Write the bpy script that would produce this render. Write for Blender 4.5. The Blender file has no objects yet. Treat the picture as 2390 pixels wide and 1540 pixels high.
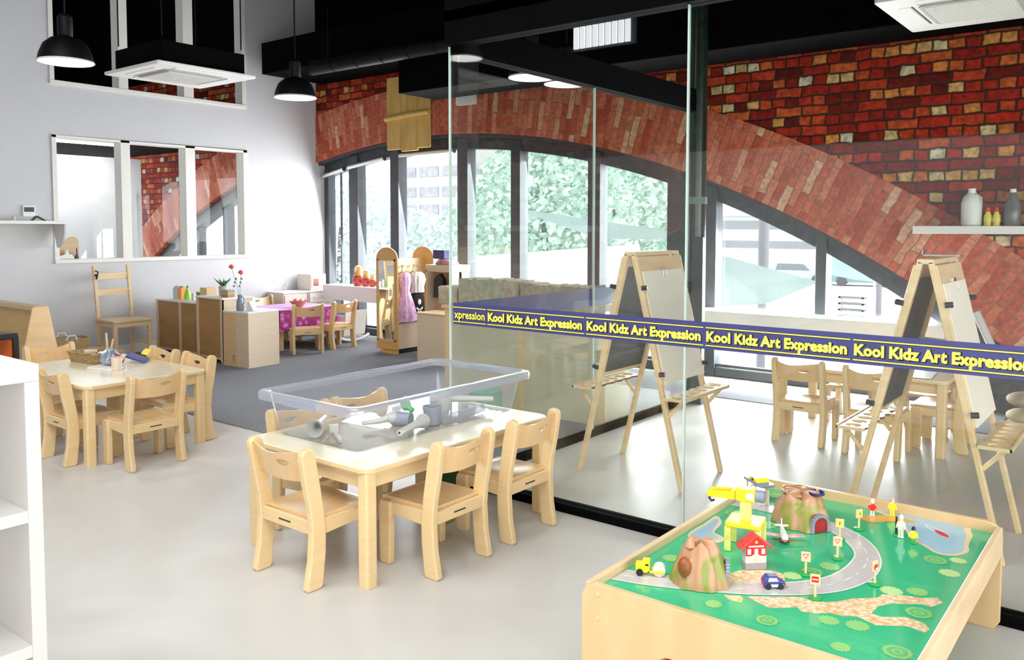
import bpy, bmesh, math, random
from math import pi, sin, cos, sqrt, atan2, radians
from mathutils import Vector, Matrix
random.seed(7)
S = bpy.context.scene
COL = S.collection

# ------------------------------------------------------------------ camera, world, lights, exposure
cam = bpy.data.cameras.new('camera'); camo = bpy.data.objects.new('camera', cam); COL.objects.link(camo)
_R = [[0.79287588, 0.60937847, 0.00239665], [0.0365859, -0.04367617, -0.99837561], [-0.60828393, 0.79167561, -0.05692444]]
_m = Matrix(((_R[0][0], -_R[1][0], -_R[2][0]), (_R[0][1], -_R[1][1], -_R[2][1]), (_R[0][2], -_R[1][2], -_R[2][2])))
camo.matrix_world = Matrix.Translation((0, 0, 1.5)) @ _m.to_4x4()
cam.sensor_fit = 'HORIZONTAL'; cam.sensor_width = 36; cam.lens = 1944.6 * 36 / 2390
cam.shift_x = -(1245.2 - 1195) / 2390; cam.shift_y = (640.8 - 770) / 2390
cam.clip_start = 0.05; cam.clip_end = 400
S.camera = camo
S.view_settings.view_transform = 'Standard'; S.view_settings.look = 'None'
S.view_settings.exposure = 0.70; S.view_settings.gamma = 1.0; S.view_settings.use_curve_mapping = False
w = bpy.data.worlds.new('sky'); S.world = w; w.use_nodes = True
w.node_tree.nodes['Background'].inputs[0].default_value = (0.93, 0.97, 1.0, 1)
w.node_tree.nodes['Background'].inputs[1].default_value = 2.4
S.cycles.use_denoising = True
S.cycles.max_bounces = 9; S.cycles.transparent_max_bounces = 24; S.cycles.diffuse_bounces = 4
S.cycles.sample_clamp_indirect = 6

def area(name, loc, aim, sx, sy, power, color=(1, 1, 1), spread=180):
    l = bpy.data.lights.new(name, 'AREA'); l.shape = 'RECTANGLE'; l.size = sx; l.size_y = sy
    l.energy = power; l.color = color; l.spread = radians(spread)
    o = bpy.data.objects.new(name, l); COL.objects.link(o); o.location = loc
    o.rotation_euler = (Vector(aim) - Vector(loc)).to_track_quat('-Z', 'Y').to_euler()
    return o
# added area fills behind, beside and above the camera, as if from windows
area('fill_rear', (1.3, -3.8, 1.55), (-1.0, 2.2, -1.6), 4.8, 2.0, 45, (1, 0.99, 0.97))
area('fill_side', (3.7, 1.5, 1.55), (-1.0, 2.2, -1.6), 8.0, 2.0, 85, (1, 0.99, 0.97))
area('fill_overhead', (-1.8, -.05, 4.06), (-1.8, -.05, 0), 6.6, 2.9, 114, (1, 0.99, 0.975))
# daylight of the arched window
area('daylight_arch_window_left', (-6.9, 7.95, 1.45), (-6.6, 4, 0.6), 5.4, 1.7, 200, (0.93, 0.97, 1.0))
area('daylight_arch_window_right', (-2.6, 7.95, 0.85), (-2.6, 4, 0.4), 1.9, 1.2, 260, (0.93, 0.97, 1.0))

# ------------------------------------------------------------------ materials
def nt(name):
    m = bpy.data.materials.new(name); m.use_nodes = True
    return m, m.node_tree, m.node_tree.nodes['Principled BSDF']
def setp(b, color=None, rough=None, metal=None, spec=None, trans=None, emis=None, es=None, coat=None):
    if color is not None: b.inputs['Base Color'].default_value = (*color, 1)
    if rough is not None: b.inputs['Roughness'].default_value = rough
    if metal is not None: b.inputs['Metallic'].default_value = metal
    if spec is not None: b.inputs['Specular IOR Level'].default_value = spec
    if trans is not None: b.inputs['Transmission Weight'].default_value = trans
    if coat is not None: b.inputs['Coat Weight'].default_value = coat
    if emis is not None: b.inputs['Emission Color'].default_value = (*emis, 1); b.inputs['Emission Strength'].default_value = es
def mat(name, color, rough=.5, metal=0, spec=.5, var=.06, scale=6., **k):
    m, t, b = nt(name); setp(b, color, rough, metal, spec, **k)
    if var:
        tc = t.nodes.new('ShaderNodeTexCoord'); n = t.nodes.new('ShaderNodeTexNoise'); n.inputs['Scale'].default_value = scale
        n.inputs['Detail'].default_value = 3
        r = t.nodes.new('ShaderNodeValToRGB')
        r.color_ramp.elements[0].position = .3; r.color_ramp.elements[1].position = .7
        r.color_ramp.elements[0].color = (*[max(0, c * (1 - var)) for c in color], 1)
        r.color_ramp.elements[1].color = (*[min(1, c * (1 + var)) for c in color], 1)
        t.links.new(tc.outputs['Object'], n.inputs['Vector']); t.links.new(n.outputs['Fac'], r.inputs[0]); t.links.new(r.outputs[0], b.inputs['Base Color'])
    return m
def wood(name, c1, c2, rough=.38, st=(3, 3, 26), coat=.25):
    m, t, b = nt(name); setp(b, c1, rough, coat=coat); b.inputs['Coat Roughness'].default_value = .2
    tc = t.nodes.new('ShaderNodeTexCoord'); mp = t.nodes.new('ShaderNodeMapping'); mp.inputs['Scale'].default_value = (st[2], st[1], st[0]) if st[0] < 0 else st
    n = t.nodes.new('ShaderNodeTexNoise'); n.inputs['Scale'].default_value = 1.6; n.inputs['Detail'].default_value = 4
    r = t.nodes.new('ShaderNodeValToRGB'); r.color_ramp.elements[0].position = .32; r.color_ramp.elements[1].position = .72
    r.color_ramp.elements[0].color = (*c1, 1); r.color_ramp.elements[1].color = (*c2, 1)
    t.links.new(tc.outputs['Object'], mp.inputs[0]); t.links.new(mp.outputs[0], n.inputs['Vector']); t.links.new(n.outputs['Fac'], r.inputs[0]); t.links.new(r.outputs[0], b.inputs['Base Color'])
    return m
def thin_glass(name, tint=(1, 1, 1), ior=1.5, refl=(1, 1, 1), extra=0.0, rough=0.0, milk=0.0, milkc=(.7, .72, .78)):
    m = bpy.data.materials.new(name); m.use_nodes = True; t = m.node_tree; t.nodes.clear()
    o = t.nodes.new('ShaderNodeOutputMaterial'); mx = t.nodes.new('ShaderNodeMixShader'); tr = t.nodes.new('ShaderNodeBsdfTransparent')
    g = t.nodes.new('ShaderNodeBsdfGlossy')
    ge = t.nodes.new('ShaderNodeNewGeometry'); vd = t.nodes.new('ShaderNodeVectorMath'); vd.operation = 'DOT_PRODUCT'; t.links.new(ge.outputs['Incoming'], vd.inputs[0]); t.links.new(ge.outputs['Normal'], vd.inputs[1])
    c_ = t.nodes.new('ShaderNodeMath'); c_.operation = 'ABSOLUTE'; t.links.new(vd.outputs['Value'], c_.inputs[0])
    i_ = t.nodes.new('ShaderNodeMath'); i_.operation = 'SUBTRACT'; i_.inputs[0].default_value = 1; t.links.new(c_.outputs[0], i_.inputs[1])
    p_ = t.nodes.new('ShaderNodeMath'); p_.operation = 'POWER'; p_.inputs[1].default_value = 5; t.links.new(i_.outputs[0], p_.inputs[0])
    F0 = ((ior - 1) / (ior + 1)) ** 2
    f = t.nodes.new('ShaderNodeMath'); f.operation = 'MULTIPLY_ADD'; f.inputs[1].default_value = 1 - F0; f.inputs[2].default_value = F0; t.links.new(p_.outputs[0], f.inputs[0])
    tr.inputs[0].default_value = (*tint, 1); g.inputs[0].default_value = (*refl, 1); g.inputs['Roughness'].default_value = rough
    a = t.nodes.new('ShaderNodeMath'); a.operation = 'ADD'; a.inputs[1].default_value = extra; a.use_clamp = True
    t.links.new(f.outputs[0], a.inputs[0]); t.links.new(a.outputs[0], mx.inputs[0]); t.links.new(tr.outputs[0], mx.inputs[1]); t.links.new(g.outputs[0], mx.inputs[2]); t.links.new(mx.outputs[0], o.inputs[0])
    if milk:
        df = t.nodes.new('ShaderNodeBsdfDiffuse'); df.inputs[0].default_value = (*milkc, 1); tl = t.nodes.new('ShaderNodeBsdfTranslucent'); tl.inputs[0].default_value = (*milkc, 1)
        m1 = t.nodes.new('ShaderNodeMixShader'); m1.inputs[0].default_value = .5; t.links.new(df.outputs[0], m1.inputs[1]); t.links.new(tl.outputs[0], m1.inputs[2])
        m2 = t.nodes.new('ShaderNodeMixShader'); m2.inputs[0].default_value = milk; t.links.new(mx.outputs[0], m2.inputs[1]); t.links.new(m1.outputs[0], m2.inputs[2]); t.links.new(m2.outputs[0], o.inputs[0])
    return m

def mth(t, op, a, b=None, c=None):
    n = t.nodes.new('ShaderNodeMath'); n.operation = op
    for i, v in enumerate((a, b, c)):
        if v is None: continue
        if isinstance(v, (int, float)): n.inputs[i].default_value = v
        else: t.links.new(v, n.inputs[i])
    return n.outputs[0]
def brick_mat(name, polar=None, ramp=None, mortar=(.03, .02, .012), rowh=.09, lng=.25, sht=.125, soft=.006, bumps=.5, wear=1.0):
    m, t, b = nt(name); setp(b, (.4, .05, .02), .78, spec=.25)
    tc = t.nodes.new('ShaderNodeTexCoord')
    wn = t.nodes.new('ShaderNodeTexNoise'); wn.inputs['Scale'].default_value = 9; wn.inputs['Detail'].default_value = 2
    t.links.new(tc.outputs['Object'], wn.inputs['Vector'])
    sx = t.nodes.new('ShaderNodeSeparateXYZ'); t.links.new(tc.outputs['Object'], sx.inputs[0])
    wob = mth(t, 'MULTIPLY', mth(t, 'SUBTRACT', wn.outputs['Fac'], .5), .04)
    X, Z = sx.outputs['X'], sx.outputs['Z']
    if polar:
        dx = mth(t, 'SUBTRACT', X, polar[0]); dz = mth(t, 'SUBTRACT', Z, polar[1])
        rad = mth(t, 'SQRT', mth(t, 'ADD', mth(t, 'MULTIPLY', dx, dx), mth(t, 'MULTIPLY', dz, dz)))
        ang = mth(t, 'MULTIPLY', mth(t, 'ARCTAN2', dx, dz), polar[2])
        u, v = rad, ang
    else: u, v = X, Z
    u = mth(t, 'ADD', u, wob); v = mth(t, 'ADD', v, wob)
    rv = mth(t, 'DIVIDE', v, rowh); row = mth(t, 'FLOOR', rv); fv = mth(t, 'SUBTRACT', rv, row)
    par = mth(t, 'MULTIPLY', mth(t, 'FRACT', mth(t, 'MULTIPLY', row, .5)), 2.)       # 0 / 1
    if polar: wd = mth(t, 'ADD', lng, 0.0)
    else: wd = mth(t, 'ADD', lng, mth(t, 'MULTIPLY', par, sht - lng))
    off = mth(t, 'MULTIPLY', par, (.5 if polar else .031) * (lng if polar else 1)) 
    uu = mth(t, 'DIVIDE', mth(t, 'ADD', u, off), wd); colm = mth(t, 'FLOOR', uu); fu = mth(t, 'SUBTRACT', uu, colm)
    cv = t.nodes.new('ShaderNodeCombineXYZ'); t.links.new(colm, cv.inputs[0]); t.links.new(row, cv.inputs[1])
    w1 = t.nodes.new('ShaderNodeTexWhiteNoise'); w1.noise_dimensions = '2D'; t.links.new(cv.outputs[0], w1.inputs['Vector'])
    # distance to the joint, metres
    du = mth(t, 'MULTIPLY', mth(t, 'MINIMUM', fu, mth(t, 'SUBTRACT', 1., fu)), wd)
    dv = mth(t, 'MULTIPLY', mth(t, 'MINIMUM', fv, mth(t, 'SUBTRACT', 1., fv)), rowh)
    d = mth(t, 'MINIMUM', du, dv)
    mk = t.nodes.new('ShaderNodeMapRange'); mk.inputs['From Min'].default_value = soft * .4; mk.inputs['From Max'].default_value = soft * 1.7
    t.links.new(d, mk.inputs['Value'])
    val = w1.outputs['Value']
    if not polar:     # header courses carry the pale bricks
        val = mth(t, 'ADD', mth(t, 'MULTIPLY', val, .62), mth(t, 'MULTIPLY', mth(t, 'MULTIPLY', par, val), .38))
    cr = t.nodes.new('ShaderNodeValToRGB'); e = cr.color_ramp.elements
    for i, (p, c) in enumerate(ramp):
        if i < 2: e[i].position = p; e[i].color = (*c, 1)
        else: q = e.new(p); q.color = (*c, 1)
    t.links.new(val, cr.inputs[0])
    n2 = t.nodes.new('ShaderNodeTexNoise'); n2.inputs['Scale'].default_value = 26; n2.inputs['Detail'].default_value = 5; t.links.new(tc.outputs['Object'], n2.inputs['Vector'])
    mr = t.nodes.new('ShaderNodeMapRange'); mr.inputs['From Min'].default_value = .3; mr.inputs['From Max'].default_value = .7; mr.inputs['To Min'].default_value = 1 - .45 * wear; mr.inputs['To Max'].default_value = 1 + .35 * wear
    t.links.new(n2.outputs['Fac'], mr.inputs['Value'])
    hs = t.nodes.new('ShaderNodeHueSaturation'); t.links.new(cr.outputs[0], hs.inputs['Color']); t.links.new(mr.outputs[0], hs.inputs['Value'])
    mx = t.nodes.new('ShaderNodeMix'); mx.data_type = 'RGBA'; mx.inputs[6].default_value = (*mortar, 1)
    t.links.new(mk.outputs[0], mx.inputs[0]); t.links.new(hs.outputs[0], mx.inputs[7]); t.links.new(mx.outputs[2], b.inputs['Base Color'])
    bp = t.nodes.new('ShaderNodeBump'); bp.inputs['Strength'].default_value = bumps; bp.inputs['Distance'].default_value = .012
    hgt = mth(t, 'ADD', mk.outputs[0], mth(t, 'MULTIPLY', n2.outputs['Fac'], .35)); t.links.new(hgt, bp.inputs['Height']); t.links.new(bp.outputs[0], b.inputs['Normal'])
    return m

M = {}
M['white'] = mat('white_paint', (.60, .60, .62), .6, var=.015)
M['white_warm'] = mat('white_laminate', (.86, .84, .81), .4, var=.01)
M['shelfw'] = mat('shelving_white', (.60, .57, .54), .45, var=.01)
M['trimw'] = mat('window_timber_white', (.80, .78, .73), .45, var=.02)
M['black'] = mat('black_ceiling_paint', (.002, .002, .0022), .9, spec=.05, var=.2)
M['blackg'] = mat('black_steel', (.003, .003, .004), .5, spec=.15, var=.2)
M['steel'] = mat('dark_grey_steel_frame', (.05, .056, .066), .45, spec=.5, var=.15)
M['soffit'] = mat('arch_soffit_steel', (.045, .05, .06), .5, var=.35, scale=14)
M['maple'] = wood('maple_ply', (.69, .49, .245), (.74, .55, .30))
M['tabletop'] = wood('pale_maple_laminate', (.74, .66, .47), (.78, .71, .53), .24, st=(2, 12, 2), coat=.4)
M['beech'] = wood('beech_veneer', (.66, .44, .22), (.74, .52, .29), .42, st=(3, 3, 14))
M['beechd'] = wood('hardboard_back', (.38, .21, .07), (.46, .27, .10), .5, st=(2, 2, 8), coat=0)
M['pine'] = wood('pine_rail', (.70, .50, .28), (.80, .60, .36), .45, st=(3, 3, 14))
M['trainwood'] = wood('play_table_ply', (.64, .42, .20), (.69, .475, .245), .4, st=(9, 9, 2))
M['pinkbeech'] = wood('light_beech_laminate', (.66, .52, .37), (.70, .56, .41), .45, st=(2, 2, 30), coat=.1)
M['carpet'] = mat('grey_carpet', (.20, .205, .225), .95, spec=.1, var=.16, scale=90)
M['metal'] = mat('brushed_metal', (.62, .62, .60), .3, 1.0, var=.05)
M['chrome'] = mat('chrome', (.8, .8, .82), .12, 1.0, var=0)
M['yellow'] = mat('yellow_paint', (.93, .72, .02), .35, var=.03)
M['yellowp'] = mat('pale_yellow_lattice', (.85, .80, .22), .45, var=.12, scale=60)
M['red'] = mat('red_paint', (.80, .02, .012), .35, var=.05)
M['redroof'] = mat('red_shingle', (.82, .05, .04), .5, var=.35, scale=90)
M['blue'] = mat('blue_paint', (.04, .05, .25), .3, var=.05)
M['darkp'] = mat('black_plastic', (.012, .012, .015), .35, var=.1)
M['grey'] = mat('grey_plastic', (.24, .27, .33), .45, var=.05)
M['lgrey'] = mat('light_grey_paint', (.62, .62, .62), .5, var=.04)
M['greenp'] = mat('green_paint', (.03, .36, .08), .4, var=.05)
M['whitep'] = mat('white_plastic', (.85, .85, .83), .35, var=.01)
M['rock'] = None
M['glass'] = thin_glass('clear_glass', (.97, .985, .97), 1.45)
M['glassw'] = thin_glass('window_glass', (.98, .99, .99), 1.35)
M['tub'] = thin_glass('clear_tub_plastic', (.93, .94, .96), 1.3, extra=.02, rough=.12, milk=.10)
M['tubrim'] = thin_glass('tub_rim_plastic', (.82, .84, .90), 1.5, extra=.10, rough=.2, milk=.42, milkc=(.62, .64, .72))
M['glassi'] = thin_glass('internal_window_glass', (.97, .98, .98), 1.2)
M['mirror'] = mat('mirror', (.93, .94, .93), .02, 1.0, var=0)
M['lampin'] = mat('lamp_reflector', (.9, .9, .9), .4, var=0, emis=(1, .98, .95), es=3.2)
# ------------------------------------------------------------------ mesh helpers
class MB:
    def __init__(s): s.v = []; s.f = []; s.m = []; s.T = Matrix.Identity(4)
    def _a(s, vs, fs, mi):
        o = len(s.v); s.v += [tuple(s.T @ Vector(p)) for p in vs]
        for f in fs: s.f.append([i + o for i in f]); s.m.append(mi)
        return s
    def box(s, x0, y0, z0, x1, y1, z1, mi=0):
        if x0 > x1: x0, x1 = x1, x0
        if y0 > y1: y0, y1 = y1, y0
        if z0 > z1: z0, z1 = z1, z0
        v = [(x0, y0, z0), (x1, y0, z0), (x1, y1, z0), (x0, y1, z0), (x0, y0, z1), (x1, y0, z1), (x1, y1, z1), (x0, y1, z1)]
        return s._a(v, [(0, 3, 2, 1), (4, 5, 6, 7), (0, 1, 5, 4), (1, 2, 6, 5), (2, 3, 7, 6), (3, 0, 4, 7)], mi)
    def prism(s, pts, ax, a, b, mi=0):
        if sum(pts[i][0] * pts[(i + 1) % len(pts)][1] - pts[(i + 1) % len(pts)][0] * pts[i][1] for i in range(len(pts))) < 0: pts = pts[::-1]
        n = len(pts)
        f = {'z': lambda p, h: (p[0], p[1], h), 'y': lambda p, h: (p[0], h, p[1]), 'x': lambda p, h: (h, p[0], p[1])}[ax]
        v = [f(p, a) for p in pts] + [f(p, b) for p in pts]
        fs = [list(range(n))[::-1], list(range(n, 2 * n))] + [(i, (i + 1) % n, n + (i + 1) % n, n + i) for i in range(n)]
        if (ax == 'y') != (a > b): fs = [list(reversed(q)) for q in fs]
        return s._a(v, fs, mi)
    def cyl(s, p0, p1, r0, r1=None, n=14, mi=0, cap=True):
        if r1 is None: r1 = r0
        p0, p1 = Vector(p0), Vector(p1); d = (p1 - p0).normalized()
        a = d.orthogonal().normalized(); b = d.cross(a)
        v = [tuple(p0 + (a * cos(2 * pi * i / n) + b * sin(2 * pi * i / n)) * r0) for i in range(n)] + [tuple(p1 + (a * cos(2 * pi * i / n) + b * sin(2 * pi * i / n)) * r1) for i in range(n)]
        fs = [(i, (i + 1) % n, n + (i + 1) % n, n + i) for i in range(n)]
        if cap: fs += [list(range(n))[::-1], list(range(n, 2 * n))]
        return s._a(v, fs, mi)
    def tube(s, pts, r, n=8, mi=0, closed=False):
        pts = [Vector(p) for p in pts]; N = len(pts); v = []; prev = None
        for i, p in enumerate(pts):
            if closed: d = pts[(i + 1) % N] - pts[i - 1]
            else: d = pts[min(i + 1, N - 1)] - pts[max(i - 1, 0)]
            d.normalize()
            a = d.orthogonal().normalized() if prev is None else (prev - d * prev.dot(d)).normalized()
            prev = a; b = d.cross(a); rr = r[i] if isinstance(r, (list, tuple)) else r
            v += [tuple(p + (a * cos(2 * pi * k / n) + b * sin(2 * pi * k / n)) * rr) for k in range(n)]
        fs = []
        for i in range(N if closed else N - 1):
            j = (i + 1) % N
            fs += [(i * n + k, i * n + (k + 1) % n, j * n + (k + 1) % n, j * n + k) for k in range(n)]
        if not closed: fs += [list(range(n))[::-1], [(N - 1) * n + k for k in range(n)]]
        return s._a(v, fs, mi)
    def lathe(s, prof, c=(0, 0, 0), n=20, mi=0, cap=True):
        v = []
        for r, z in prof: v += [(c[0] + r * cos(2 * pi * k / n), c[1] + r * sin(2 * pi * k / n), c[2] + z) for k in range(n)]
        fs = []
        for i in range(len(prof) - 1): fs += [(i * n + k, i * n + (k + 1) % n, (i + 1) * n + (k + 1) % n, (i + 1) * n + k) for k in range(n)]
        if cap: fs += [list(range(n))[::-1], [(len(prof) - 1) * n + k for k in range(n)]]
        return s._a(v, fs, mi)
    def sph(s, c, r, n=12, mi=0):
        if isinstance(r, (int, float)): r = (r, r, r)
        v = []; fs = []; m = n // 2
        for i in range(m + 1):
            th = pi * i / m
            for k in range(n): v.append((c[0] + r[0] * sin(th) * cos(2 * pi * k / n), c[1] + r[1] * sin(th) * sin(2 * pi * k / n), c[2] - r[2] * cos(th)))
        for i in range(m): fs += [(i * n + k, i * n + (k + 1) % n, (i + 1) * n + (k + 1) % n, (i + 1) * n + k) for k in range(n)]
        return s._a(v, fs, mi)
    def beam(s, p0, p1, w, t, side=(1, 0, 0), mi=0):
        p0, p1 = Vector(p0), Vector(p1); d = (p1 - p0).normalized(); a = Vector(side); a = (a - d * a.dot(d)).normalized(); b = d.cross(a)
        v = []
        for p in (p0, p1): v += [tuple(p + a * (sx * w / 2) + b * (sy * t / 2)) for sx, sy in ((-1, -1), (1, -1), (1, 1), (-1, 1))]
        return s._a(v, [(0, 3, 2, 1), (4, 5, 6, 7), (0, 1, 5, 4), (1, 2, 6, 5), (2, 3, 7, 6), (3, 0, 4, 7)], mi)
    def flat(s, pts, z, mi=0):
        if sum(pts[i][0] * pts[(i + 1) % len(pts)][1] - pts[(i + 1) % len(pts)][0] * pts[i][1] for i in range(len(pts))) < 0: pts = pts[::-1]
        return s._a([(p[0], p[1], z) for p in pts], [list(range(len(pts)))], mi)
    def build(s, name, mats, parent=None, bevel=0, smooth=False, loc=None, rotz=0, seg=2):
        me = bpy.data.meshes.new(name); me.from_pydata(s.v, [], s.f)
        if not isinstance(mats, (list, tuple)): mats = [mats]
        for m in mats: me.materials.append(M[m] if isinstance(m, str) else m)
        me.polygons.foreach_set('material_index', s.m); me.update()
        bm = bmesh.new(); bm.from_mesh(me)
        bmesh.ops.remove_doubles(bm, verts=bm.verts, dist=1e-5); bmesh.ops.recalc_face_normals(bm, faces=bm.faces)
        bm.to_mesh(me); bm.free()
        if smooth:
            me.polygons.foreach_set('use_smooth', [True] * len(me.polygons)); me.set_sharp_from_angle(angle=radians(42))
        o = bpy.data.objects.new(name, me); COL.objects.link(o)
        if parent: o.parent = parent
        if loc: o.location = loc
        if rotz: o.rotation_euler.z = rotz
        if bevel:
            b = o.modifiers.new('bevel', 'BEVEL'); b.width = bevel; b.segments = seg; b.limit_method = 'ANGLE'; b.angle_limit = radians(40)
        return o
def tag(o, label=None, cat=None, group=None, kind=None):
    if label: o['label'] = label
    if cat: o['category'] = cat
    if group: o['group'] = group
    if kind: o['kind'] = kind
    return o
def empty(name, loc, rz, label, cat, group=None):
    o = bpy.data.objects.new(name, None); COL.objects.link(o); o.location = loc; o.rotation_euler.z = rz; o.empty_display_size = .1
    return tag(o, label, cat, group)
def struct(o, label=None):
    o['kind'] = 'structure'
    if label: o['label'] = label
    return o
def dup(root, loc, rz, label, group=None):
    r = root.copy(); COL.objects.link(r); r.location = loc; r.rotation_euler.z = rz; r['label'] = label
    if group: r['group'] = group
    for ch in list(root.children):
        c = ch.copy(); COL.objects.link(c); c.parent = r
        for g in ch.children:
            d = g.copy(); COL.objects.link(d); d.parent = c
    return r
def text_mb(mb, s, size, origin, xdir, ydir, offset=0., mi=0, depth=0., space=1.0, width=None):
    """lettering as real geometry: s typed from origin along xdir, up along ydir"""
    cu = bpy.data.curves.new('t', 'FONT'); cu.body = s; cu.size = size; cu.offset = offset; cu.extrude = depth; cu.space_character = space; cu.resolution_u = 2
    ob = bpy.data.objects.new('t', cu); COL.objects.link(ob); bpy.context.view_layer.update()
    dg = bpy.context.evaluated_depsgraph_get(); me = bpy.data.meshes.new_from_object(ob.evaluated_get(dg))
    X, Y = Vector(xdir).normalized(), Vector(ydir).normalized(); Z = X.cross(Y); O = Vector(origin)
    xs = [v.co.x for v in me.vertices]; k = (width / (max(xs) - min(xs))) if width and xs else 1; x0 = min(xs) if xs else 0
    vs = [tuple(O + X * ((v.co.x - (x0 if width else 0)) * k) + Y * v.co.y + Z * v.co.z) for v in me.vertices]
    mb._a(vs, [list(p.vertices) for p in me.polygons], mi)
    bpy.data.objects.remove(ob); bpy.data.curves.remove(cu); bpy.data.meshes.remove(me)
    return mb
def rrect(x0, y0, x1, y1, r, n=5):
    p = []
    for cx, cy, a in ((x1 - r, y0 + r, -90), (x1 - r, y1 - r, 0), (x0 + r, y1 - r, 90), (x0 + r, y0 + r, 180)):
        for i in range(n + 1): t = radians(a + 90 * i / n); p.append((cx + r * cos(t), cy + r * sin(t)))
    return p
# ================================================================== ROOM SHELL
XL, YB, YW = -9.75, 7.6, 7.78           # left wall face, brick wall face, glazing plane
AC, AZ, AR, AR2 = -7.463, -8.143, 10.80, 11.44   # arch: centre x, centre z, intrados and extrados radius
m, t, b = nt('polished_concrete'); setp(b, (.5, .47, .42), .32, spec=.4)
tc = t.nodes.new('ShaderNodeTexCoord'); n = t.nodes.new('ShaderNodeTexNoise'); n.inputs['Scale'].default_value = 1.3; n.inputs['Detail'].default_value = 6; n.inputs['Distortion'].default_value = 1.2
r = t.nodes.new('ShaderNodeValToRGB'); r.color_ramp.elements[0].position = .3; r.color_ramp.elements[1].position = .75
r.color_ramp.elements[0].color = (.49, .465, .43, 1); r.color_ramp.elements[1].color = (.58, .56, .53, 1)
t.links.new(tc.outputs['Object'], n.inputs['Vector']); t.links.new(n.outputs['Fac'], r.inputs[0]); t.links.new(r.outputs[0], b.inputs['Base Color'])
rr = t.nodes.new('ShaderNodeMapRange'); rr.inputs['To Min'].default_value = .22; rr.inputs['To Max'].default_value = .5; t.links.new(n.outputs['Fac'], rr.inputs['Value']); t.links.new(rr.outputs[0], b.inputs['Roughness'])
M['concrete'] = m
o = MB().box(-17, -4.2, -.12, 4.2, 8.0, 0).build('floor', 'concrete'); struct(o, 'pale polished concrete floor')
o = MB().box(XL, 3.55, 0, -3.30, YB - .02, .006).box(-3.22, 6.78, 0, -1.0, YB - .02, .006).build('floor_carpet', 'carpet'); struct(o, 'grey carpet laid over the far half of the floor')

RAMP = [(0, (.10, .006, .003)), (.14, (.24, .010, .004)), (.36, (.40, .022, .007)), (.54, (.48, .060, .016)), (.66, (.58, .15, .035)), (.76, (.62, .28, .07)), (.86, (.60, .42, .18)), (.96, (.66, .58, .42))]
RAMP2 = [(0, (.44, .07, .04)), (.3, (.52, .12, .065)), (.6, (.58, .16, .09)), (.88, (.64, .23, .14)), (1, (.70, .42, .28))]
M['brick'] = brick_mat('old_red_brick', None, RAMP, mortar=(.035, .018, .008), soft=.008)
M['ring'] = brick_mat('arch_ring_brick', (AC, AZ, 11.1), RAMP2, mortar=(.30, .16, .09), rowh=.078, lng=.32, soft=.004, wear=.7)
def zin(x, R=AR, cx=AC):
    d = R * R - (x - cx) ** 2
    return (sqrt(d) + AZ) if d > 0 else -1
xs = [XL + i * (1.2 - XL) / 90 for i in range(91)]
wl, rg = MB(), MB()
for a, c in zip(xs[:-1], xs[1:]):
    zi0, zi1 = max(0, zin(a)), max(0, zin(c)); ze0, ze1 = max(0, zin(a, AR2)), max(0, zin(c, AR2))
    if ze0 < 6: wl.prism([(a, ze0), (c, ze1), (c, 3.9), (a, 3.9)], 'y', YB, YB + .34)
    if ze0 > zi0: rg.prism([(a, zi0), (c, zi1), (c, ze1), (a, ze0)] if ze1 > zi1 or zi1 > 0 else [(a, zi0), (c, 0.0), (a, ze0)], 'y', YB - .012, YB + .36)
o = wl.build('wall_back', 'brick'); struct(o, 'old red brick wall above the arch, with rows of pale header bricks')
o = rg.build('trim_1', 'ring'); struct(o, 'arch ring of red bricks laid on edge')
o = MB().box(XL, YB, 3.9, 1.2, YB + .3, 6.2).box(-17, -4.2, 2.8, -16.9, 8.2, 6.2).box(-17, 7.62, 4.0, -9.95, 7.9, 6.2).box(-17, 7.7, 2.8, -9.9, 7.9, 4.1).build('wall_back_upper', 'black'); struct(o, 'upper brick wall with its dark shade painted as black')  # black stands in for shade on the high brickwork
# dark steel lining under the arch and window head that follows it
hd = MB()
for a, c in zip(xs[:-1], xs[1:]):
    if zin(c, 10.80) <= .1: break
    z0, z1 = zin(a, 10.62), zin(c, 10.62); hd.prism([(a, z0), (c, z1), (c, zin(c, 10.98)), (a, zin(a, 10.98))], 'y', YW - .04, YW + .14)
    hd.prism([(a, zin(a, 10.76)), (c, zin(c, 10.76)), (c, zin(c, 10.80)), (a, zin(a, 10.80))], 'y', YB + .03, YW + .1)
o = hd.build('trim_2', 'soffit'); struct(o, 'dark steel head and lining following the brick arch')
# silver blind casing under the arch head at the left
bc = MB()
for a, c in ((-9.72, -9.25), (-9.15, -8.42), (-8.12, -7.15)):
    bc.cyl((a, YW - .10, zin(a, 10.60)), (c, YW - .10, zin(c, 10.60)), .035, n=10)
o = bc.build('trim_3', M['metal'], smooth=True); struct(o, 'silver blind rollers under the arch head')
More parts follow.
